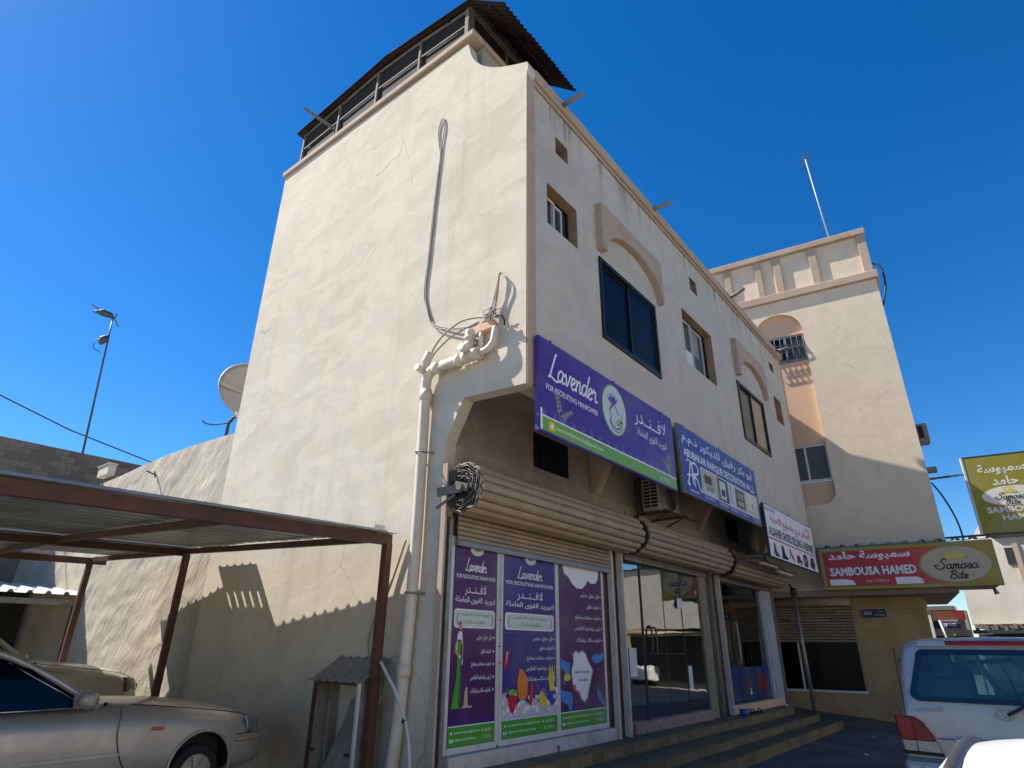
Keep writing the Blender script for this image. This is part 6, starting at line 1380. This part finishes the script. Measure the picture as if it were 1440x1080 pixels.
for s in (1, -1):
    def mir(pts): return [(s*-x, z) for x, z in pts]
    m = MB(SF); m.prism(mir([(-.985, 1.165), (-.80, 1.145), (-.735, 1.10), (-.665, .985), (-.64, .93), (-.965, .93), (-.98, 1.0)]), 'y', -.030, .22); tl = m.build('tail_lamp', M['lampred'], suv, bevel=.018)
    m = MB(SF); m.prism(mir([(-.965, .928), (-.64, .928), (-.615, .82), (-.95, .825)]), 'y', -.027, .22); m.build('clear_lens', M['lampclear'], tl, bevel=.012)
    m = MB(SF); m.prism(mir([(-.97, .822), (-.605, .816), (-.60, .79), (-.955, .795)]), 'y', -.024, .20); m.build('lamp_trim', M['rubber'], tl)
    m = MB(SF); m.box(*sorted((s*-.825, s*-.817)), -.034, -.029, .80, 1.14); m.build('lens_divider', M['rubber'], tl)
    for j in range(5): m = MB(SF); m.box(*sorted((s*-.81, s*-.70)), -.0335, -.030, .955+j*.033, .96+j*.033); m.build('lens_rib', M['lampred'], tl)
    m = MB(SF); m.tube([(s*-.855, .006, 1.82), (s*-.868, .0, 1.30), (s*-.878, .0, 1.16)], .005, 4); m.build('shut_line', M['rubber'], suv)
    m = MB(SF); m.tube([(s*-.62, -.0, .955), (s*-.2, .0, .955)], .004, 4); m.build('shut_line', M['rubber'], suv)
    wheel(suv, Fr(SF.o, SF.y, -SF.x), .85, s*.93, .38, .385, .25)
m = MB(SF); m.box(-.47, .47, -.05, .02, .925, .975); m.build('chrome_strip', M['chrome'], suv, bevel=.015)
m = MB(SF); m.box(-.40, .40, -.012, .02, .77, .92); m.build('plate_recess', M['steel_dk'], suv)
m = MB(SF); m.box(-.27, .27, -.018, -.012, .785, .905); m.build('number_plate', M['white'], suv)
m = MB(SF); m.box(-.97, .97, -.10, .12, .48, .75); m.build('rear_bumper', P_, suv, bevel=.05)
m = MB(SF); m.tube([(-.95, -.06, .77), (.95, -.06, .77)], .004, 4); m.build('shut_line', M['rubber'], suv)
m = MB(SL); m.bar((.03, -.012, 1.215), (.25, -.03, 1.335), .045, .03); m.bar((.25, -.02, 1.335), (.85, .0, 1.35), .022); m.bar((.16, .002, 1.30), (.13, .0, 1.56), .008); m.build('rear_wiper', M['rubber'], suv)
a = Art(suv, tuple(SF((-.80, -.002, 1.10))), SF.x, (0, 0, 1), -SF.y)
a.text('\u0644\u0643\u0640\u0632\u0633', .02, .10, .28, .155, 'grey_p', 3, 'badge_lettering', ar=True, bold=.02)
a.stroke([(.80+.075*math.cos(q), .115+.052*math.sin(q)) for q in [2*math.pi*j/24 for j in range(24)]], .012, 'grey_p', 3, 'round_emblem', 1, True); a.stroke([(.77, .15), (.80, .09), (.86, .09)], .014, 'grey_p', 4, 'round_emblem', 1)
a.done()
# plain cars across the street, only met in the reflections
for k, (x, y, mt) in enumerate(((26.0, -13.0, 'whitepaint'), (31.5, -13.2, 'silver'), (37.0, -13.0, 'beigepaint'))):
    rr = root('parked_car', ('white car parked across the street before the beige building', 'grey car parked across the street before the beige building', 'beige car parked farthest along across the street')[k], 'car', (x, y, -.1), 'cars parked across the street')
    f = Fr((x+2.3, y, -.1)); m = MB(f)
    m.prism([(0, .3), (-.1, .65), (-1.3, .92), (-4.1, .96), (-4.6, .8), (-4.6, .3)], 'y', -.87, .87); m.build('body', M[mt], rr, bevel=.06)
    m = MB(f); m.prism([(-1.4, .93), (-2.1, 1.40), (-3.3, 1.42), (-4.0, .95)], 'y', -.70, .70); m.build('cabin_glass', M['carglass'], rr, bevel=.05)
    m = MB(f); m.box(-3.3, -2.15, -.62, .62, 1.405, 1.45); m.build('roof', M[mt], rr, bevel=.02)
    for ax in (-.85, -3.6):
        for s in (1, -1): m = MB(f); m.tube([(ax, s*.70, .31), (ax, s*.88, .31)], .31, 20); m.build('wheel', M['tyre'], rr)
for o in list(bpy.data.objects):
    if '_o' in o: del o['_o']
